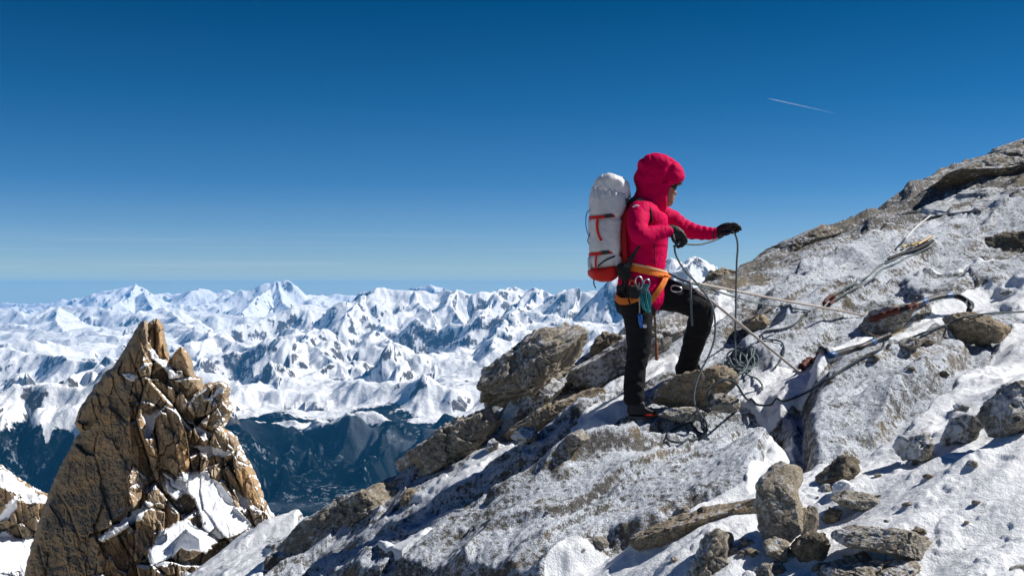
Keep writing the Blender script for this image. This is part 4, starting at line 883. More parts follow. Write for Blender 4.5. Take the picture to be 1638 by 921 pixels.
class Bag:
    def __init__(s): s.V = []; s.F = []; s.n = 0
    def add(s, V, Fc):
        V = np.asarray(V, float); s.V.append(V); s.F += [[i + s.n for i in f] for f in (Fc.tolist() if hasattr(Fc, 'tolist') else Fc)]; s.n += len(V); return s
    def chain(s, rows, nseg=20, step=.01):       # rows: x, y, z, r_inplane, r_depth
        q = resample(rows, step); e0, e1 = q[0].copy(), q[-1].copy()
        # rounded ends
        d0 = q[0, :3] - q[1, :3]; d0 /= np.linalg.norm(d0); d1 = q[-1, :3] - q[-2, :3]; d1 /= np.linalg.norm(d1)
        caps0 = []; caps1 = []
        for k in (80, 60, 40, 20):
            a = math.radians(k); r = min(e0[3], e0[4]); c = e0.copy(); c[:3] += d0 * r * math.sin(a) * .8; c[3:5] *= math.cos(a); caps0.append(c)
            r = min(e1[3], e1[4]); c = e1.copy(); c[:3] += d1 * r * math.sin(a) * .8; c[3:5] *= math.cos(a); caps1.append(c)
        q = np.vstack(caps0 + [q] + caps1[::-1])
        return s.add(*tube_np(q[:, :3], q[:, 3], nseg, ratio=q[:, 4]))
    def obj(s, name, mat, parent=None, smooth=True): return pymesh(name, np.vstack(s.V), s.F, mat, parent, smooth)
    def fused(s, name, mat, parent=None, voxel=.006, disp=None, iters=2):
        """one continuous closed skin round everything in the bag"""
        me = bpy.data.meshes.new('tmp'); V = np.vstack(s.V); me.from_pydata([tuple(v) for v in V], [], [tuple(dict.fromkeys(f)) for f in s.F]); me.validate()
        o = bpy.data.objects.new('tmp', me); COL.objects.link(o)
        m = o.modifiers.new('r', 'REMESH'); m.mode = 'VOXEL'; m.voxel_size = voxel; m.use_smooth_shade = True
        m2 = o.modifiers.new('s', 'SMOOTH'); m2.iterations = iters; m2.factor = .6
        dg = bpy.context.evaluated_depsgraph_get(); ev = o.evaluated_get(dg); nm = bpy.data.meshes.new_from_object(ev)
        bpy.data.objects.remove(o); bpy.data.meshes.remove(me)
        nv = len(nm.vertices); co = np.empty(nv * 3, np.float32); nm.vertices.foreach_get('co', co); co = co.reshape(-1, 3).astype(float)
        if disp is not None:
            nn = np.empty(nv * 3, np.float32); nm.vertices.foreach_get('normal', nn); nn = nn.reshape(-1, 3)
            co = co + nn * disp(co, nn)[:, None]
        org = co.mean(0); nm.vertices.foreach_set('co', (co - org).astype(np.float32).ravel()); nm.materials.clear(); nm.materials.append(mat); nm.update()
        nm.polygons.foreach_set('use_smooth', np.ones(len(nm.polygons), bool)); nm.name = name
        r = bpy.data.objects.new(name, nm); COL.objects.link(r); loc = Vector([float(x) for x in org])
        if parent is not None: r.parent = parent; loc = loc - world_loc(parent)
        r.location = loc; return r
CY = 7.12; PXM = CY / F
def C3(px, py, dy=0.0): 
    Y = CY + dy; return [(px - 819) / F * Y, Y, (460.5 - py) / F * Y]
def rows(l): return [C3(a, b, d) + [r1, r2] for a, b, d, r1, r2 in l]
def inflate(poly, Yc, half, box=.5, n=80, nph=28, power=.9):
    w = np.array([((x - 819) / F * Yc, (460.5 - y) / F * Yc) for x, y in poly]); c = w.mean(0)
    b = np.vstack([w, w[:1]]); cum = np.concatenate([[0], np.cumsum(np.hypot(*np.diff(b, axis=0).T))]); s = np.linspace(0, cum[-1], n, endpoint=False)
    ax = np.interp(s, cum, b[:, 0]); az = np.interp(s, cum, b[:, 1])
    ax = (np.roll(ax, 1) + 2 * ax + np.roll(ax, -1)) / 4; az = (np.roll(az, 1) + 2 * az + np.roll(az, -1)) / 4
    ph = np.linspace(-math.pi / 2, math.pi / 2, nph); k = np.cos(ph) ** box; k[0] = k[-1] = 0; sg = np.sin(ph)
    Yo = Yc - half * np.sign(sg) * np.abs(sg) ** power
    V = np.stack([c[0] + (ax - c[0])[None, :] * k[:, None], np.repeat(Yo[:, None], n, 1), c[1] + (az - c[1])[None, :] * k[:, None]], -1).reshape(-1, 3)
    return V, grid_faces(n, nph, True)
def strap(name, pts, width, thick, mat, parent, nrm=(0, -1, 0), closed=False, step=.012):
    """flat webbing along 3-D points; its face looks along nrm (or outward from a centre if nrm is a function)"""
    q = resample(pts, step, closed); n = len(q)
    t = (np.roll(q, -1, 0) - np.roll(q, 1, 0)) if closed else np.gradient(q, axis=0); t /= np.linalg.norm(t, axis=1, keepdims=True)
    N = np.array([nrm(p) for p in q]) if callable(nrm) else np.broadcast_to(np.array(nrm, float), (n, 3))
    N = N - t * (N * t).sum(1, keepdims=True); N /= np.linalg.norm(N, axis=1, keepdims=True) + 1e-9; Wd = np.cross(t, N)
    prof = [(-.5, 0), (-.44, .5), (.44, .5), (.5, 0), (.44, -.5), (-.44, -.5)]
    V = (q[:, None, :] + np.array([a for a, b in prof])[None, :, None] * Wd[:, None, :] * width + np.array([b for a, b in prof])[None, :, None] * N[:, None, :] * thick).reshape(-1, 3)
    Fc = grid_faces(6, n, True).tolist()
    if closed: Fc += [[(n - 1) * 6 + j, (n - 1) * 6 + (j + 1) % 6, (j + 1) % 6, j] for j in range(6)]
    else: Fc += [[0, 1, 2, 3, 4, 5], [(n - 1) * 6 + j for j in range(5, -1, -1)]]
    return pymesh(name, V, Fc, mat, parent, smooth=False)
def settle(q, r):
    q = q.copy(); lo = np.array([gz(a[0], a[1]) for a in q]) + r * .8; q[:, 2] = np.maximum(q[:, 2], lo)
    k = q[:, 2].copy()
    for _ in range(3): k = np.maximum(lo, (np.roll(k, 1) + 2 * k + np.roll(k, -1)) / 4); k[0] = q[0, 2]; k[-1] = q[-1, 2]
    q[:, 2] = k; return q
def rope(name, pts, r, mat, parent=None, closed=False, step=.008, nseg=10, ground=False):
    q = resample(pts, step, closed)
    if ground: q = settle(q, r)
    V, Fc = tube_np(q, r, nseg, closed); return pymesh(name, V, Fc, mat, parent)
def rope_mat(name, a, b, scale=240):
    t = NT(name); w = t.vor(scale, vec=t.n('ShaderNodeNewGeometry').outputs['Position'])
    c = t.mix(t.ramp(w, [(.2, 0.), (.6, 1.)]), a, b); return t.fin(c, .75, .25, t.bump(w, .6, .0015))
def cloth_mat(name, col, rough=.75, spec=.25, weave=900, var=.14, wr=7, wb=.35):
    t = NT(name); n = t.noise(wr, 5, .6, .6); f = t.noise(weave, 2)
    c = t.mix(n, tuple(v * (1 - var) for v in col), tuple(min(1, v * (1 + var)) for v in col))
    b = t.bump(f, .12, .001); b = t.bump(t.noise(wr * 2.2, 4, .6, 1.2), wb, .012, prev=b)
    m = t.fin(c, rough, spec, b); return m
M_JKT = cloth_mat('crimson shell fabric', (.58, .0005, .072), .7, .06, wr=9, wb=.35)
M_JKTD = cloth_mat('dark crimson zip garage', (.20, .002, .025))
M_TRS = cloth_mat('black softshell', (.010, .010, .012), .8, .18)
M_GLV = cloth_mat('black leather glove', (.014, .014, .016), .55, .35, wr=20)
M_SKIN = (lambda t: (t.b.inputs['Subsurface Weight'].__setattr__('default_value', .08), t.fin(t.mix(t.noise(40, 4), (.30, .14, .09), (.42, .21, .14)), .5, .4))[1])(NT('weathered skin'))
M_HAIR = plain('dark hair', (.03, .018, .01), .5, .4, 200)
M_BLK = plain('black webbing', (.014, .014, .016), .7, .3, 300)
M_BLKP = plain('black plastic', (.02, .02, .022), .35, .5, 80)
M_ORG = cloth_mat('orange webbing', (.78, .20, .03), .7, .2, var=.1, wb=.1)
M_ORGL = cloth_mat('pale orange lining', (.74, .42, .26), .7, .2, var=.1, wb=.1)
M_PACK = cloth_mat('white ripstop', (.64, .65, .69), .55, .3, wr=9, wb=.75)
M_PACKL = cloth_mat('white lid fabric', (.74, .75, .78), .5, .3, wr=12, wb=.9)
M_RED = cloth_mat('red pack fabric', (.60, .012, .010), .6, .3, wb=.2)
M_METAL = plain('brushed aluminium', (.6, .61, .62), .3, .5, 120, .1, .1, metal=1.0)
M_BLUE = plain('blue anodised metal', (.03, .14, .5), .35, .5, 100, .15, metal=.6)
M_TEAL = rope_mat('teal cord', (.01, .13, .15), (.05, .33, .36), 500)
M_WOOD = plain('worn wood shaft', (.26, .15, .07), .6, .3, 60)
M_ROPE = rope_mat('grey green rope sheath', (.05, .075, .085), (.16, .20, .21))
M_ROPEL = rope_mat('pale rope sheath', (.26, .22, .19), (.50, .45, .41))
M_ROPED = rope_mat('dark rope sheath', (.02, .03, .036), (.075, .095, .105))

# ================================================================ the climber
def folds(a, sc, seed, squash=(1, 1, 1), a2=.0):
    def f(co, nn):
        q = co * np.array(squash); n = np.abs(n3(q[:, 0] * sc + .6 * n3(q[:, 0] * 3, q[:, 1] * 3, q[:, 2] * 3, seed + 4), q[:, 1] * sc, q[:, 2] * sc, seed)) 
        return -a * np.clip(.35 - n, 0, 1) * 2 + a * .5 + a2 * fbm3(co, sc * .5, 2, seed + 7)
    return f
body = Bag()
body.chain(rows([(1020,470,0,.11,.13),(1026,430,0,.10,.125),(1028,390,0,.11,.14),(1030,352,0,.105,.165),(1034,335,0,.08,.12),(1042,318,0,.05,.055),(1050,300,0,.055,.06)]))
body.chain(rows([(1048,288,0,.085,.07),(1056,284,0,.088,.072),(1062,290,0,.075,.068)]))
body.add(*inflate([(1044,272),(1062,268),(1074,276),(1079,287),(1080,295),(1078,300),(1081,306),(1083,311),(1079,313),(1078,316),(1079,318),(1077,320),(1077,325),(1073,330),(1066,331),(1058,328),(1050,318),(1042,300)], CY, .068, .55, 90))
for sy in (-1, 1):
    if sy < 0: body.chain(rows([(1026,340,-.15,.05,.05),(1020,358,-.24,.042,.042),(1025,377,-.30,.036,.036),(1046,373,-.26,.03,.03),(1070,370,-.22,.024,.02)]))
    else: body.chain(rows([(1048,342,.15,.05,.05),(1078,356,.17,.042,.042),(1098,367,.17,.036,.036),(1124,372,.15,.03,.03),(1146,373,.13,.024,.02)]))
body.chain(rows([(1014,478,-.08,.075,.075),(1021,520,-.09,.06,.06),(1021,552,-.09,.05,.05),(1016,600,-.09,.042,.042),(1014,650,-.09,.035,.035),(1034,658,-.09,.02,.03)]))
body.chain(rows([(1036,470,.08,.085,.08),(1075,473,.10,.075,.07),(1120,490,.14,.055,.055),(1112,540,.22,.05,.05),(1098,596,.32,.038,.038),(1108,606,.30,.025,.035)]))
person = body.fused('person', M_SKIN, None, .006)
tag(person, 'climber in crimson hooded jacket and black trousers stepping up and handling a rope', 'person')
eye = Bag(); 
for sy in (-1, 1):
    c = C3(1073.5, 301, sy * .03); ph = np.linspace(-1.57, 1.57, 9)
    eye = Bag(); eye.chain([[c[0] - .004, c[1], c[2], .0075, .009], [c[0] + .002, c[1], c[2], .0065, .008]], 10, .002)
    eye.obj('eye', bpy.data.materials.get('eye') or plain('eye', (.05, .03, .02), .15, .6), person)
lips = Bag(); lips.chain([C3(1078, 317.6, -.020) + [.0035, .004], C3(1079.3, 317.8, 0) + [.0045, .005], C3(1078, 317.6, .020) + [.0035, .004]], 10, .004); lips.obj('mouth', plain('lips', (.33, .10, .08), .4, .4), person)
gl = Bag(); gl.add(*inflate([(1066,297),(1076,297),(1082,299),(1081.5,304),(1077,305.5),(1073,303),(1066,301)], CY, .072, .5, 40, 14)); gl.obj('sunglasses', M_BLKP, person)
hair = Bag()
for k in range(7): hair.chain([C3(1060 - k * .6, 288 + k, -.062 + .002 * k) + [.006, .005], C3(1061, 300, -.071) + [.006, .005], C3(1059 + k * .8, 312 + k, -.062) + [.003, .003]], 8, .006)
hair.obj('hair', M_HAIR, person)
vis = Bag(); vis.add(*inflate([(1074,291),(1084,290),(1091,292.5),(1090,296),(1083,298.5),(1074,297)], CY, .075, .5, 50, 16)); vis.obj('cap_brim', M_BLKP, person)

jk = Bag()
jk.chain(rows([(1025,476,0,.143,.165),(1025,462,0,.146,.17),(1026,438,0,.143,.165),(1027,418,0,.148,.165),(1028,395,0,.150,.172),(1029,370,0,.152,.19),(1030,350,0,.146,.205),(1031,335,0,.118,.19),(1037,322,0,.085,.12)]), 36)
jk.chain(rows([(1024,338,-.155,.072,.07),(1020,356,-.235,.064,.062),(1024,377,-.30,.056,.056),(1044,374,-.265,.050,.048),(1060,371,-.235,.043,.042),(1069,370,-.222,.038,.038)]))
jk.chain(rows([(1050,342,.145,.075,.075),(1072,351,.165,.064,.062),(1096,366,.17,.056,.055),(1120,372,.155,.046,.046),(1143,374,.135,.038,.038)]))
HOOD = [(1013,283),(1020,272),(1021,259),(1032,248.5),(1047,245),(1062,248),(1076,255),(1086,262),(1092,272),(1095,284),(1092,291),(1085,296),(1078,296),(1072,299),(1069,308),(1066,318),(1065,327),(1065,336),(1052,346),(1028,346),(1010,328),(1015,314),(1019,302),(1016,292)]
def hoodV():
    V, Fc = inflate(HOOD, CY, .108, .42, 120, 40, .85)
    return V, Fc
jk.add(*hoodV())
def jkd(co, nn):
    x, y, z = co.T; px = 819 + x / y * F; py = 460.5 - z / y * F
    d = folds(.0045, 8, 31, (1, .6, 1.25))(co, nn) + folds(.0025, 17, 35, (1.2, .6, .8))(co, nn) + .0012 * fbm3(co, 40, 2, 33)
    # sleeves ruck across the arm, hood gathers behind the brim
    arm = (px > 1064) & (py > 335) & (py < 395)
    d = d + np.where(arm, .0024 * np.sin(px * .55 + py * .2 + 6 * n3(x * 8, y * 8, z * 8, 44)), 0)
    d = d - .012 * np.exp(-((px - 1071 + (py - 270) * .35) / 4.5) ** 2) * (py < 292) * (py > 256) - .008 * np.exp(-((px - 1029) / 2.5) ** 2 - ((py - 254) / 6) ** 2)
    seamy = np.abs(px - (1040 + (py - 245) * .18)); d = d - .003 * np.exp(-(seamy / 1.2) ** 2) * (py < 330)
    d = d - .007 * np.exp(-((py - 428 - (px - 1000) * .12) / 6) ** 2)
    return d
jacket = jk.fused('jacket', M_JKT, person, .0055, jkd, 3)
strap('zip', [C3(1062,336,-.02), C3(1066,350,-.03), C3(1068,372,-.03), C3(1067,398,-.03), C3(1064,415,-.03)], .012, .006, M_JKTD, jacket, (1, -.3, .1))
strap('chest_pocket_zip', [C3(1046,389,-.165), C3(1047,404,-.165), C3(1047,424,-.165)], .006, .005, M_BLK, jacket)
_lg = Bag(); _q = [(1011,332),(1012,329.5),(1016,327.3),(1021,328),(1025,331.5),(1024,333),(1019,331.5)]
_lg.add(*inflate(_q, CY - .225, .004, .3, 40, 8)); _lg.obj('shoulder_emblem', plain('white print', (.8, .8, .82), .5), jacket)
_lg = Bag(); _lg.add(*inflate([(993,338),(995,335),(996,337),(995,344),(993,345)], CY - .13, .004, .3, 30, 8)); _lg.obj('shoulder_emblem', bpy.data.materials['white print'], jacket)

tr = Bag()
tr.chain(rows([(1018,484,-.02,.135,.16),(1022,466,0,.14,.165)]), 32)
tr.chain(rows([(1012,478,-.075,.098,.09),(1020,505,-.09,.088,.085),(1022,535,-.09,.080,.078),(1022,556,-.09,.072,.072),(1017,590,-.09,.064,.066),(1014,622,-.09,.063,.066),(1014,637,-.09,.064,.066)]))
tr.chain(rows([(1034,472,.075,.105,.095),(1060,471,.09,.102,.09),(1088,477,.11,.094,.085),(1114,489,.13,.082,.078),(1122,499,.15,.076,.074),(1118,522,.19,.078,.074),(1107,556,.25,.068,.068),(1099,585,.31,.066,.066),(1096,592,.33,.067,.068)]))
def trd(co, nn):
    x, y, z = co.T; px = 819 + x / y * F; py = 460.5 - z / y * F
    return folds(.006, 7, 61, (1, .7, 1.6))(co, nn) + folds(.003, 13, 65, (.8, .7, 1.2))(co, nn) + .003 * fbm3(co, 26, 2, 63) + .0008 * np.sin(py * .33 + px * .12 + 7 * n3(x * 5, y * 5, z * 5, 64)) * (py > 570)
tr.fused('trousers', M_TRS, person, .006, trd, 2)

def boot(name, dx, dyp, dyd, tilt, label=None):
    f = lambda poly: [(a + dx, b + dyp) for a, b in poly]
    b = Bag(); b.add(*inflate(f([(1004,642),(1016,638),(1030,641),(1032,650),(1040,654),(1048,657),(1051,662),(1049,665),(1006,665),(1003,656)]), CY + dyd, .046, .4, 70, 24))
    o = b.fused('boot', M_GLV, person, .004, folds(.002, 30, 71), 2)
    s = Bag(); s.add(*inflate(f([(1003,663.5),(1020,663),(1040,664),(1052,662),(1053,665),(1047,669),(1030,669.5),(1005,669.5)]), CY + dyd, .050, .25, 60, 14)); s.obj('sole', M_BLKP, o)
    r = Bag(); r.add(*inflate(f([(1030,660.5),(1040,661),(1050,660.5),(1051,663.5),(1040,664.5),(1028,664)]), CY + dyd - .006, .047, .25, 40, 10)); r.obj('toe_rand', plain('red rubber', (.6, .03, .015), .5), o)
    for k in range(3): strap('lace', [C3(1024 + 3.5 * k + dx, 647 + 3.2 * k + dyp, dyd - .03), C3(1028 + 4 * k + dx, 646.5 + 3 * k + dyp, dyd), C3(1025 + 3.5 * k + dx, 647.5 + 3.2 * k + dyp, dyd + .03)], .006, .004, M_METAL if k == 0 else M_BLK, o, (.5, 0, 1))
    return o
boot('boot', 0, 0, -.09, 0)
boot('boot', 88, -62, .34, 0)

def glove(rows_palm, fingers, thumb, cuff):
    b = Bag(); b.chain(rows(cuff), 16, .006); b.chain(rows(rows_palm), 16, .006)
    for f in fingers: b.chain(rows(f), 12, .004)
    b.chain(rows(thumb), 12, .004)
    return b.fused('glove', M_GLV, person, .0028, folds(.0016, 60, 81), 1)
# near hand: palm down, fingers curled down round the rope
glove([(1072,368,-.22,.036,.026),(1080,372,-.225,.041,.024),(1087,378,-.225,.040,.022)],
      [[(1090,372,-.246,.0115,.0115),(1095,378,-.250,.0108,.0108),(1097.5,386,-.244,.010,.010),(1094,391,-.232,.0088,.0088)],
       [(1088,375,-.232,.012,.012),(1093,383,-.238,.0112,.0112),(1094,390,-.230,.0102,.0102),(1090,394,-.220,.009,.009)],
       [(1085,378,-.217,.0118,.0118),(1089,387,-.222,.0108,.0108),(1088,393,-.214,.0098,.0098),(1084.5,395.5,-.206,.0086,.0086)],
       [(1081,380,-.203,.0108,.0108),(1083,388,-.206,.0098,.0098),(1081,393,-.200,.0088,.0088),(1078,394,-.194,.0076,.0076)]],
      [(1076,377,-.246,.014,.014),(1078,384,-.258,.0125,.0125),(1083,389.5,-.254,.011,.011)],
      [(1064,369,-.225,.037,.034),(1071,369.5,-.222,.036,.031)])
# far hand: held out, back of the hand up, fingers hooked over the rope
glove([(1150,370,.13,.030,.030),(1158,366,.125,.034,.036),(1166,363,.12,.030,.038)],
      [[(1168,359.5,.088,.0108,.0108),(1175,358.5,.084,.0102,.0102),(1182,362,.086,.0095,.0095),(1184.5,367.5,.092,.0085,.0085)],
       [(1169,359.5,.107,.0112,.0112),(1176,359,.104,.0106,.0106),(1181,364,.104,.0098,.0098),(1180,370,.108,.0088,.0088)],
       [(1168,361,.127,.0110,.0110),(1175,361.5,.126,.0104,.0104),(1178.5,367,.125,.0096,.0096),(1176,372,.126,.0085,.0085)],
       [(1166,363,.146,.0100,.0100),(1171.5,364.5,.146,.0094,.0094),(1174,369,.144,.0086,.0086),(1171,373,.142,.0075,.0075)]],
      [(1154,373,.095,.0135,.0135),(1162,374,.080,.012,.012),(1169,370.5,.078,.0108,.0108)],
      [(1141,374,.135,.036,.036),(1149,372,.132,.031,.031)])

# ---------------------------------------------------------------- harness (worn)
def ell(cx, cyp, hx, hy, slope, n=28, dy=0.0, a0=0, a1=360):
    out = []
    for k in range(n):
        a = math.radians(a0 + (a1 - a0) * k / (n if a1 - a0 == 360 else n - 1)); p = C3(cx, cyp, dy)
        out.append([p[0] + hx * math.cos(a), p[1] - hy * math.sin(a), p[2] - slope * hx * math.cos(a)])
    return out
bc = np.array(C3(1026, 432))
outw = lambda c: (lambda p: np.array([p[0] - c[0], p[1] - c[1], 0.02]))
harness = strap('harness', ell(1027,432,.150,.172,.22), .052, .012, M_ORG, person, outw(bc), True)
tag(harness)
strap('belt_lining', ell(1027,427.5,.149,.171,.22), .014, .017, M_ORGL, harness, outw(bc), True)
hip = np.array(C3(1014, 480, -.08))
lc = np.array(C3(1012, 478, -.075))
strap('leg_loop', [C3(986,474,-.06), C3(992,481,-.15), C3(1006,481,-.18), C3(1024,474,-.17), C3(1036,466,-.12), C3(1030,470,0), C3(1000,476,.02)], .042, .012, M_ORG, harness, outw(lc), True)
lc2 = np.array(C3(1048, 470, .09))
strap('leg_loop', [C3(1067,441,-.08), C3(1060,455,-.15), C3(1050,470,-.178), C3(1039,484,-.172), C3(1031,494,-.12), C3(1032,500,.06), C3(1046,490,.20), C3(1066,460,.19), C3(1072,444,.10)], .036, .012, M_ORG, harness, outw(lc2), True)
strap('buckle', [C3(1002,428,-.14), C3(1006,436,-.155), C3(1007,447,-.155)], .022, .010, M_BLKP, harness)
strap('leg_loop_riser', [C3(1000,438,-.13), C3(996,455,-.13), C3(1000,470,-.15), C3(1008,484,-.165)], .016, .005, M_BLK, harness)
strap('tie_in_loop', [C3(1062,436,-.06), C3(1072,438,-.04), C3(1082,444,-.03), C3(1092,448,-.02), C3(1102,451,-.02)], .016, .009, M_BLK, harness, (0, -.4, 1))
def carabiner(px, py, dy, h, ang, mat, name='carabiner', parent=None, label=None, group=None):
    c = np.array(C3(px, py, dy)); a = math.radians(ang); pts = []
    for k in range(20):
        t = 2 * math.pi * k / 20; x = .28 * h * math.cos(t) * (1.0 + .22 * math.sin(t)); z = .5 * h * math.sin(t)
        pts.append([c[0] + x * math.cos(a) - z * math.sin(a), c[1] + .004 * math.sin(t * 2), c[2] + x * math.sin(a) + z * math.cos(a)])
    o = rope(name, pts, .0045, mat, parent, True, .006, 8)
    return o
# ---------------------------------------------------------------- gear hanging from the harness, each piece a thing of its own
def geartag(o, lab, cat, g='climbing gear racked on the harness'): return tag(o, lab, cat, g)
geartag(carabiner(1022.5,452,-.195,.075,8,M_METAL), 'large silver carabiner at the front of the gear loop', 'carabiner')
geartag(carabiner(1034,455,-.19,.065,-12,M_METAL), 'silver carabiner holding the teal cord', 'carabiner')
geartag(carabiner(1012,456,-.19,.06,15,plain('orange anodised metal', (.7, .16, .03), .35, .5, metal=.5)), 'small orange carabiner next to the black pouch', 'carabiner')
geartag(carabiner(1082,462,-.06,.07,80,M_METAL), 'silver carabiner lying flat on the raised thigh', 'carabiner')
cord = Bag(); _r2 = random.Random(3)
for k in range(7):
    o_ = k * 1.6; pp = [C3(1027 + o_, 456, -.19 - .004 * k), C3(1024 + o_ + _r2.uniform(-1, 1), 470, -.2), C3(1028 + o_, 486 + _r2.uniform(0, 12), -.2 - .004 * k), C3(1034 + o_ * .6, 490 + _r2.uniform(0, 10), -.2), C3(1037 + o_ * .4, 474, -.195), C3(1033, 458, -.19)]
    q = resample(pp, .006, True); cord.add(*tube_np(q, .0028, 7, True))
geartag(cord.obj('cord_bundle', M_TEAL), 'bundle of thin teal cord looped below the belt', 'cord')
dv = empty('belay_device', tuple(C3(1025, 515, -.19)), 'blue ascender hanging on a pale sling in front of the standing thigh', 'ascender', 'climbing gear racked on the harness')
strap('sling', [C3(1023,452,-.195), C3(1022,470,-.2), C3(1023,490,-.195), C3(1023,502,-.19)], .008, .004, M_ROPEL, dv)
_b = Bag(); _b.add(*inflate([(1020,502),(1025,500),(1028,508),(1027,518),(1030,524),(1024,525),(1021,514)], CY - .19, .010, .3, 40, 10)); _b.obj('cam_body', M_BLUE, dv)
_b = Bag(); _b.add(*inflate([(1028,518),(1034,519),(1035,524),(1029,525)], CY - .19, .008, .3, 30, 8)); _b.obj('steel_plate', M_METAL, dv)
pch = Bag(); pch.add(*inflate([(1006,456),(1020,455),(1024,466),(1022,477),(1010,478),(1005,468)], CY - .20, .028, .5, 50, 16))
geartag(pch.fused('gear_pouch', M_BLK, None, .004, folds(.003, 25, 95)), 'black pouch clipped at the hip below the orange belt', 'pouch')
ax_ = empty('ice_axe', tuple(C3(1049, 530, -.02)), 'wooden handled tool hanging between the legs of the climber', 'ice axe', 'climbing gear racked on the harness')
rope('shaft', [C3(1046,488,-.04), C3(1048,520,-.03), C3(1050,552,-.02), C3(1050,570,-.02)], .0065, M_WOOD, ax_)
rope('grip', [C3(1049.5,548,-.02), C3(1050.5,576,-.02)], .011, plain('rust tape', (.32, .12, .05), .7), ax_)
_b = Bag(); _b.add(*inflate([(1036,487),(1046,483),(1054,486),(1053,490),(1044,491),(1038,492)], CY - .04, .008, .4, 40, 8)); _b.obj('axe_head', M_METAL, ax_)
tag(rope('rope_tail', [C3(1104,452,-.02), C3(1105,470,-.03), C3(1106,495,-.03), C3(1107.5,521,-.03)], .0075, M_ROPE), 'short cut end of grey rope dangling against the raised thigh', 'rope')

# ---------------------------------------------------------------- backpack
BY = CY + .0
bp = empty('backpack', tuple(C3(968, 440, 0)), 'tall white backpack with red straps and red base carried by the climber', 'backpack')
def pkd(co, nn):
    x, y, z = co.T; px = 819 + x / y * F; py = 460.5 - z / y * F
    d = .010 * n3(x * 9, y * 9, z * 4, 71) + folds(.006, 11, 72, (1, 1, .7))(co, nn)
    d = d - .010 * np.exp(-((py - 347) / 4.5) ** 2) - .010 * np.exp(-((py - 406) / 4.5) ** 2)
    top = np.clip((318 - py) / 20, 0, 1)
    return d + top * .007 * np.sin(px * .75 + 3 * n3(x * 7, y * 7, z * 7, 74))
pb = Bag(); pb.add(*inflate([(944,312),(948,300),(960,293),(985,296),(1002,304),(1004,325),(997,345),(993,372),(993,400),(995,425),(989,438),(946,436),(942,420),(943,400),(941,370),(942,340)], BY, .155, .38, 110, 36, .8))
pack = pb.fused('pack_body', M_PACK, bp, .0055, pkd, 2)
ld_ = Bag(); ld_.add(*inflate([(948,300),(953,289),(960,281),(971,277.5),(984,281),(996,286),(1003,292),(1007,302),(1008,316),(1000,321),(988,316),(980,312),(972,318),(962,312),(950,312)], BY, .135, .45, 100, 30, .8))
ld_.fused('pack_lid', M_PACKL, bp, .005, lambda co, nn: folds(.010, 13, 77, (1.3, 1, .6))(co, nn) + .004 * fbm3(co, 22, 2, 78), 2)
rb = Bag(); rb.add(*inflate([(940,434),(943,428.5),(960,427),(985,423),(990,432),(987,444),(978,450),(962,451),(949,447),(941,440)], BY, .150, .42, 80, 26, .8)); rb.fused('pack_base', M_RED, bp, .005, folds(.002, 12, 79), 2)
rp = Bag(); rp.add(*inflate([(999,329),(1004,326),(1002,345),(998,370),(997,395),(1000,418),(1003,428),(997,432),(992,420),(990,395),(990,365),(993,342)], BY, .152, .3, 80, 22, .8)); rp.obj('back_panel', cloth_mat('crimson back panel', (.34, .006, .012)), bp)
for yy, x1 in ((347, 981), (405.5, 976)):
    strap('compression_strap', [C3(1000,yy - 3,.02), C3(x1 + 6,yy - 2.5,-.130), C3(x1 - 8,yy - 1.2,-.158), C3(960,yy,-.160), C3(947,yy + 1,-.120), C3(942.5,yy + 1.5,-.04), C3(942.5,yy + 1.5,.06)], .020, .006, M_RED, pack, lambda p: np.array([p[0] - C3(968,0)[0], p[1] - BY, 0]))
    strap('buckle', [C3(x1 - 14,yy - 1,-.164), C3(x1 - 2,yy - 2.2,-.158)], .024, .008, M_BLKP, pack)
strap('axe_strap', [C3(956,350,-.166), C3(955,362,-.164), C3(957,374,-.163), C3(962,385,-.163)], .016, .005, M_RED, pack)
strap('axe_strap', [C3(954,408,-.160), C3(953,418,-.160), C3(953,431,-.158)], .012, .005, M_RED, pack)
strap('lower_strap', [C3(956,426,-.158), C3(966,418,-.160), C3(978,412,-.150), C3(990,408,-.13)], .010, .005, M_BLK, pack)
strap('lid_strap', [C3(998,294,-.10), C3(1001,305,-.12), C3(1002,316,-.125), C3(1004,322,-.13)], .016, .005, M_PACKL, pack)
strap('lid_buckle', [C3(994,318,-.13), C3(1006,321,-.135)], .022, .008, M_BLKP, pack)
rope('elastic_cord', [C3(944,336,-.06), C3(939,340,-.06), C3(937,352,-.06), C3(938,366,-.06), C3(942,377,-.06), C3(944,371,-.06)], .0028, M_BLUE, pack)
rope('elastic_cord', [C3(943,376,-.06), C3(940,384,-.06), C3(942,390,-.06), C3(946,386,-.06), C3(944,377,-.06)], .0025, M_BLK, pack)
rope('dangling_strap', [C3(950,446,-.05), C3(950,454,-.05), C3(953,461,-.05)], .004, M_BLK, pack)
bt = Bag(); bt.chain(rows([(944,414,-.08,.016,.016),(944,424,-.08,.016,.016),(944,430,-.08,.012,.012)]), 14, .006); bt.obj('side_bottle', plain('clear bottle', (.45, .52, .62), .2, .6), bp)
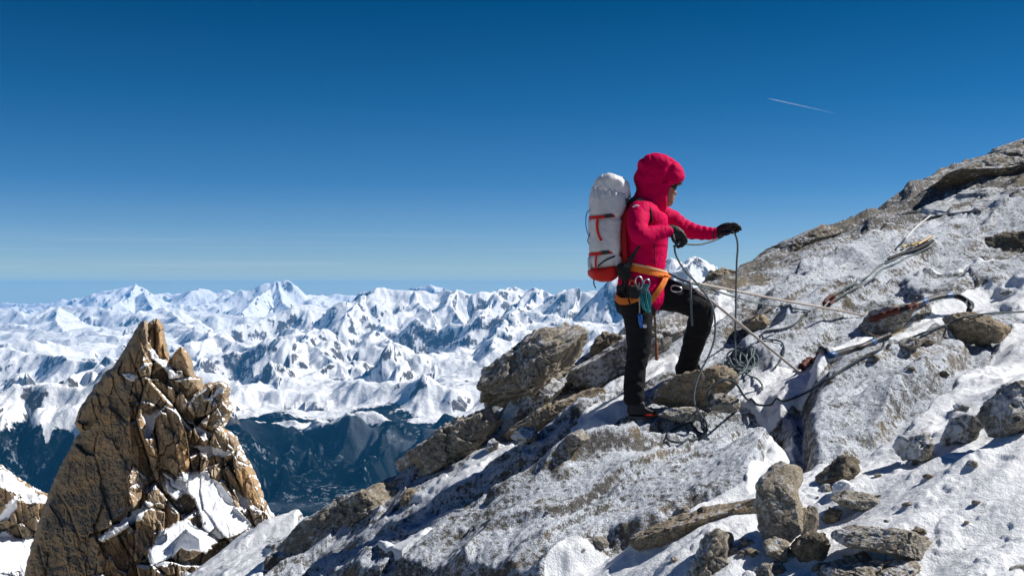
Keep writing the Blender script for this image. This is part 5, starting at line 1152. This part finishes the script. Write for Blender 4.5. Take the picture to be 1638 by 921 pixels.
# shoulder straps and hip belt
for sy in (-1, 1):
    strap('shoulder_strap', [C3(1003,326,sy*.10), C3(1013,320,sy*.135), C3(1026,322,sy*.155), C3(1036,331,sy*.195), C3(1039,344,sy*.213), C3(1040,356,sy*.215)] if sy < 0 else [C3(1003,326,sy*.10), C3(1018,318,sy*.12), C3(1040,326,sy*.15), C3(1060,345,sy*.17), C3(1066,370,sy*.15)], .034, .010, M_BLK, bp, (lambda p: np.array([p[0] - C3(1028,0)[0], (p[1] - CY) * 1.2, .15])))
strap('load_lifter', [C3(1038,354,-.216), C3(1034,374,-.21), C3(1020,398,-.19), C3(1005,416,-.175), C3(997,430,-.16)], .016, .005, M_BLK, bp)
strap('side_release', [C3(1019,398,-.19), C3(1012,414,-.18), C3(1005,432,-.175)], .016, .005, M_BLK, bp)
hb = Bag(); hb.add(*inflate([(986,424),(994,420),(1004,424),(1008,434),(1007,446),(1000,450),(992,446),(987,438)], CY - .165, .020, .4, 50, 12)); hb.fused('hip_fin', M_BLK, bp, .004, folds(.003, 28, 96), 1)
strap('hip_belt', [C3(1000,440,-.185), C3(1003,448,-.188), C3(997,460,-.185), C3(991,463,-.17)], .018, .008, M_BLK, bp)
strap('hip_buckle', [C3(998,424,-.188), C3(1008,427,-.19)], .022, .010, M_BLKP, bp)
strap('strap_tail', [C3(1003,446,-.19), C3(1004,470,-.2), C3(1008,488,-.19)], .010, .004, M_BLK, bp)
# ================================================================ ropes and anchor gear
def gp(px, py, up=.010, maxY=None):
    g = G(px, py)
    if g is None: g = P(px, py, 9)
    s = up / max(.2, .6)
    return [g.x * (1 - s / g.y * .0), g.y - up * .6, g.z + up]
def mixp(seq, up=.010):
    out = []
    for a in seq:
        if len(a) == 3: out.append(C3(a[0], a[1], a[2]))
        else: out.append(gp(a[0], a[1], up))
    return out
hand_pts = [(1176,572,.10),(1176,540,.12),(1177,500,.12),(1177.5,460,.13),(1178.5,420,.13),(1180,395,.12),(1178,380,.115),(1172,369,.11),(1164,371,.10),(1156,378,.08),(1146,383,.05),(1132,388,0),(1118,391,-.06),(1104,391,-.12),(1094,389,-.19),(1086,387,-.235),(1080,394,-.25),(1080,404,-.25),(1087,420,-.24),(1100,438,-.22),(1117,456,-.20),(1132,476,-.19),(1141,496,-.19),(1144,520,-.19),(1142,545,-.20),(1133,570,-.23),(1120,595,-.27),(1112,618,-.30),(1110,640,-.32),(1116,655,-.33),(1124,668,-.30)]
tag(rope('climbing_rope', mixp(hand_pts), .0062, M_ROPE, ground=True), 'grey rope running through both gloved hands and down past the raised knee', 'rope')
tag(rope('climbing_rope', mixp([(1124,668,-.28),(1112,674),(1094,682),(1074,692),(1067,701),(1072,708),(1090,710),(1112,704),(1128,694),(1131,682),(1124,672),(1112,670),(1106,678),(1112,690),(1124,696),(1131,690),(1128,676),(1122,662),(1128,640,-.30),(1138,622,-.30),(1152,609,-.28),(1166,607,-.26),(1178,614,-.24),(1188,630,-.2),(1196,642),(1212,650),(1234,650),(1262,642),(1290,630),(1320,612),(1350,592),(1380,574),(1410,560),(1440,549),(1475,536),(1500,526),(1518,518,.66),(1540,508,.62),(1565,503,.7),(1600,500,.9),(1638,498.5,1.1),(1700,496,1.4)], .012), .0072, M_ROPED, ground=True), 'long dark rope looped below the boot and running over snow to the right edge', 'rope')
# loose pile of loops behind the ochre boulder
pile = Bag(); _rp = random.Random(9)
for k in range(9):
    cx_ = 1182 + _rp.uniform(-10, 14); cy_ = 585 + _rp.uniform(-10, 12); a_ = _rp.uniform(.5, 1.1); rx = _rp.uniform(10, 24); ry = _rp.uniform(12, 24)
    pts = []
    for j in range(9):
        t = j / 9 * 6.283; x = rx * math.cos(t); y = ry * math.sin(t); X_ = cx_ + x * math.cos(a_) - y * math.sin(a_) * .6; Y_ = cy_ + x * math.sin(a_) * .6 + y * math.cos(a_)
        pts.append(gp(X_, Y_, .012 + .010 * (k % 4) + _rp.uniform(0, .02)))
    q = settle(resample(pts, .008, True), .006); pile.add(*tube_np(q, .006, 8, True))
q = resample([C3(1176,572,.10), gp(1182,590,.02), gp(1196,604,.02), gp(1210,610,.02), gp(1218,618,.015), gp(1219,626,.012)], .008); pile.add(*tube_np(q, .006, 8))
tag(pile.obj('rope_pile', M_ROPE), 'tangled pile of grey green rope loops behind the ochre boulder', 'rope')
tag(rope('climbing_rope', mixp([(1100,451,-.02),(1125,459,.1),(1160,470,.5),(1200,482,1.0),(1240,492),(1270,496),(1292,499)], .012), .0062, M_ROPE, ground=True), 'dark strand from the harness meeting the rock beneath the pale taut rope', 'rope')
tag(rope('climbing_rope', mixp([(1296,499),(1286,506),(1272,520),(1252,528),(1228,531),(1219,536),(1222,544),(1238,546),(1250,550),(1254,562),(1250,576),(1240,590)], .012), .0062, M_ROPED, ground=True), 'slack dark rope lying in an S bend on frosted rock beyond the knee', 'rope')
tag(rope('fixed_rope', mixp([(1102,451,-.02),(1130,456,.15),(1180,466,.5),(1240,478,.9),(1300,489,1.3),(1350,498,1.6),(1386,506,1.75)]), .0085, M_ROPEL, ground=True), 'pale taut rope stretched from the harness to the outcrop at right', 'rope')
tag(rope('fixed_rope', mixp([(1112,462,-.02),(1140,483,.0),(1180,515,.10),(1230,556,.25),(1272,590,.42),(1280,595)]), .0085, M_ROPEL, ground=True), 'pale taut rope slanting down from the harness into the snow at right', 'rope')
for dx_, up_, lab in ((0, .012, 'upper of two grey strands running to the yellow anchor'), (5, .010, 'lower of two grey strands running to the yellow anchor')):
    tag(rope('anchor_strand', mixp([(1322 + dx_,482 + dx_),(1345 + dx_,468 + dx_),(1368 + dx_,455 + dx_),(1392 + dx_,441 + dx_),(1405 + dx_,428 + dx_),(1430 + dx_,417 + dx_),(1456 + dx_,404 + dx_),(1486 + dx_,390 + dx_)], up_), .007, M_ROPE, ground=True), lab, 'rope')
tag(rope('anchor_strand', mixp([(1440,400),(1452,385),(1468,368),(1490,350),(1515,331),(1540,314),(1558,305)], .05), .0075, plain('white cord', (.62, .62, .60), .7), ground=True), 'white cord running up the dark outcrop to the skyline', 'rope')
M_YEL = plain('yellow plastic', (.42, .26, .05), .45, .4)
ag = empty('anchor', tuple(gp(1465, 400)), 'yellow and black anchor gear lying under the white cord', 'anchor')
for k, (a, b) in enumerate([((1443,401),(1449,398)), ((1457,398),(1465,394)), ((1468,396),(1490,384))]):
    b1 = Bag(); p1, p2 = gp(*a, .03), gp(*b, .035); r_ = (.010, .013, .012)[k]; b1.chain([p1 + [r_, r_ * .8], p2 + [r_ * .9, r_ * .8]], 12, .01); b1.obj('yellow_sleeve', M_YEL, ag)
strap('black_sling', [gp(1420,418,.02), gp(1445,408,.02), gp(1470,400,.02), gp(1492,388,.02)], .028, .012, M_BLK, ag, (0, -.6, .8))
tag(rope('old_sling', mixp([(1318,488),(1324,480),(1332,476),(1334,482),(1326,490)], .015), .014, plain('rusty webbing', (.11, .035, .025), .8)), 'small rust red bundle of old webbing on the rock', 'webbing')
# sleeved ropes with dark red ends and blue tape
M_SLV = cloth_mat('black sleeve', (.012, .013, .016), .5, .35, wr=20)
M_DRED = plain('dark red binding', (.10, .022, .016), .8)
M_BTAPE = plain('blue tape', (.012, .075, .22), .45)
def sleeved(pts, lab, tapes, ends, rad=.021):
    q = settle(resample(pts, .012), rad); n = len(q); root = empty('rope_sleeve', tuple(q[0]), lab, 'rope sleeve')
    V, Fc = tube_np(q, rad, 12); pymesh('sleeve', V, Fc, M_SLV, root)
    for t in tapes:
        i = int(t * n); s = q[max(0, i - 3):i + 4]; V, Fc = tube_np(s, rad * 1.09, 12); pymesh('tape', V, Fc, M_BTAPE, root)
    for a, b in ends:
        i, j = int(a * n), max(int(a * n) + 5, int(b * n)); s = q[i:j]; rr = rad * (1.12 + .14 * np.sin(np.arange(len(s)) * 1.3)); V, Fc = tube_np(s, rr, 12); pymesh('binding', V, Fc, M_DRED, root)
    return root
sleeved([gp(1281,592,.02), gp(1300,582,.02), gp(1325,574,.02), gp(1355,565,.02), gp(1380,558,.02), gp(1402,548,.02), gp(1422,540,.02)], 'straight black rope sleeve with dark red end lying at the edge of the snow strip', (.45, .86), ((0, .12), (.18, .28)))
sleeved([gp(1388,518,.03), C3(1402,508,1.25), C3(1425,499,1.22), C3(1450,493,1.2), C3(1468,486,1.25), C3(1490,478,1.4), C3(1510,473.5,1.5), C3(1528,473,1.55), C3(1543,479,1.5), C3(1552,488,1.45), C3(1550,497,1.35)], 'black rope sleeve with blue tape arching from the outcrop over the snow', (.52, .76), ((0.02, .34), (.36, .44)))
tag(rope('steel_clip', [C3(1548,478,1.42), C3(1556,484,1.42), C3(1557,492,1.42), C3(1551,494,1.42), C3(1546,486,1.42)], .006, M_METAL, None, True), 'steel clip at the right end of the arching sleeve', 'carabiner')
tag(rope('thin_cord', mixp([(1385,532),(1400,540),(1425,539),(1448,528)], .012), .006, plain('ochre cord', (.20, .15, .08), .8), ground=True), 'ochre cord wrapped round the foot of the outcrop', 'cord')

# contrail high beyond the mountains
ct = [P(1228, 157.5, 60000), P(1262, 165, 60500), P(1300, 173.5, 61000), P(1335, 181.5, 61500)]
t = NT('contrail ice'); t.b.inputs['Base Color'].default_value = (.95, .97, 1, 1); t.b.inputs['Roughness'].default_value = 1; t.b.inputs['Alpha'].default_value = .15
q = resample(ct, 60.); V, Fc = tube_np(q, np.interp(np.linspace(0, 1, len(q)), [0, .1, .35, .7, 1], [6, 24, 26, 14, 3]), 8)
tag(pymesh('contrail', V, Fc, t.m), 'short thin white aircraft trail high in the blue sky', 'contrail')
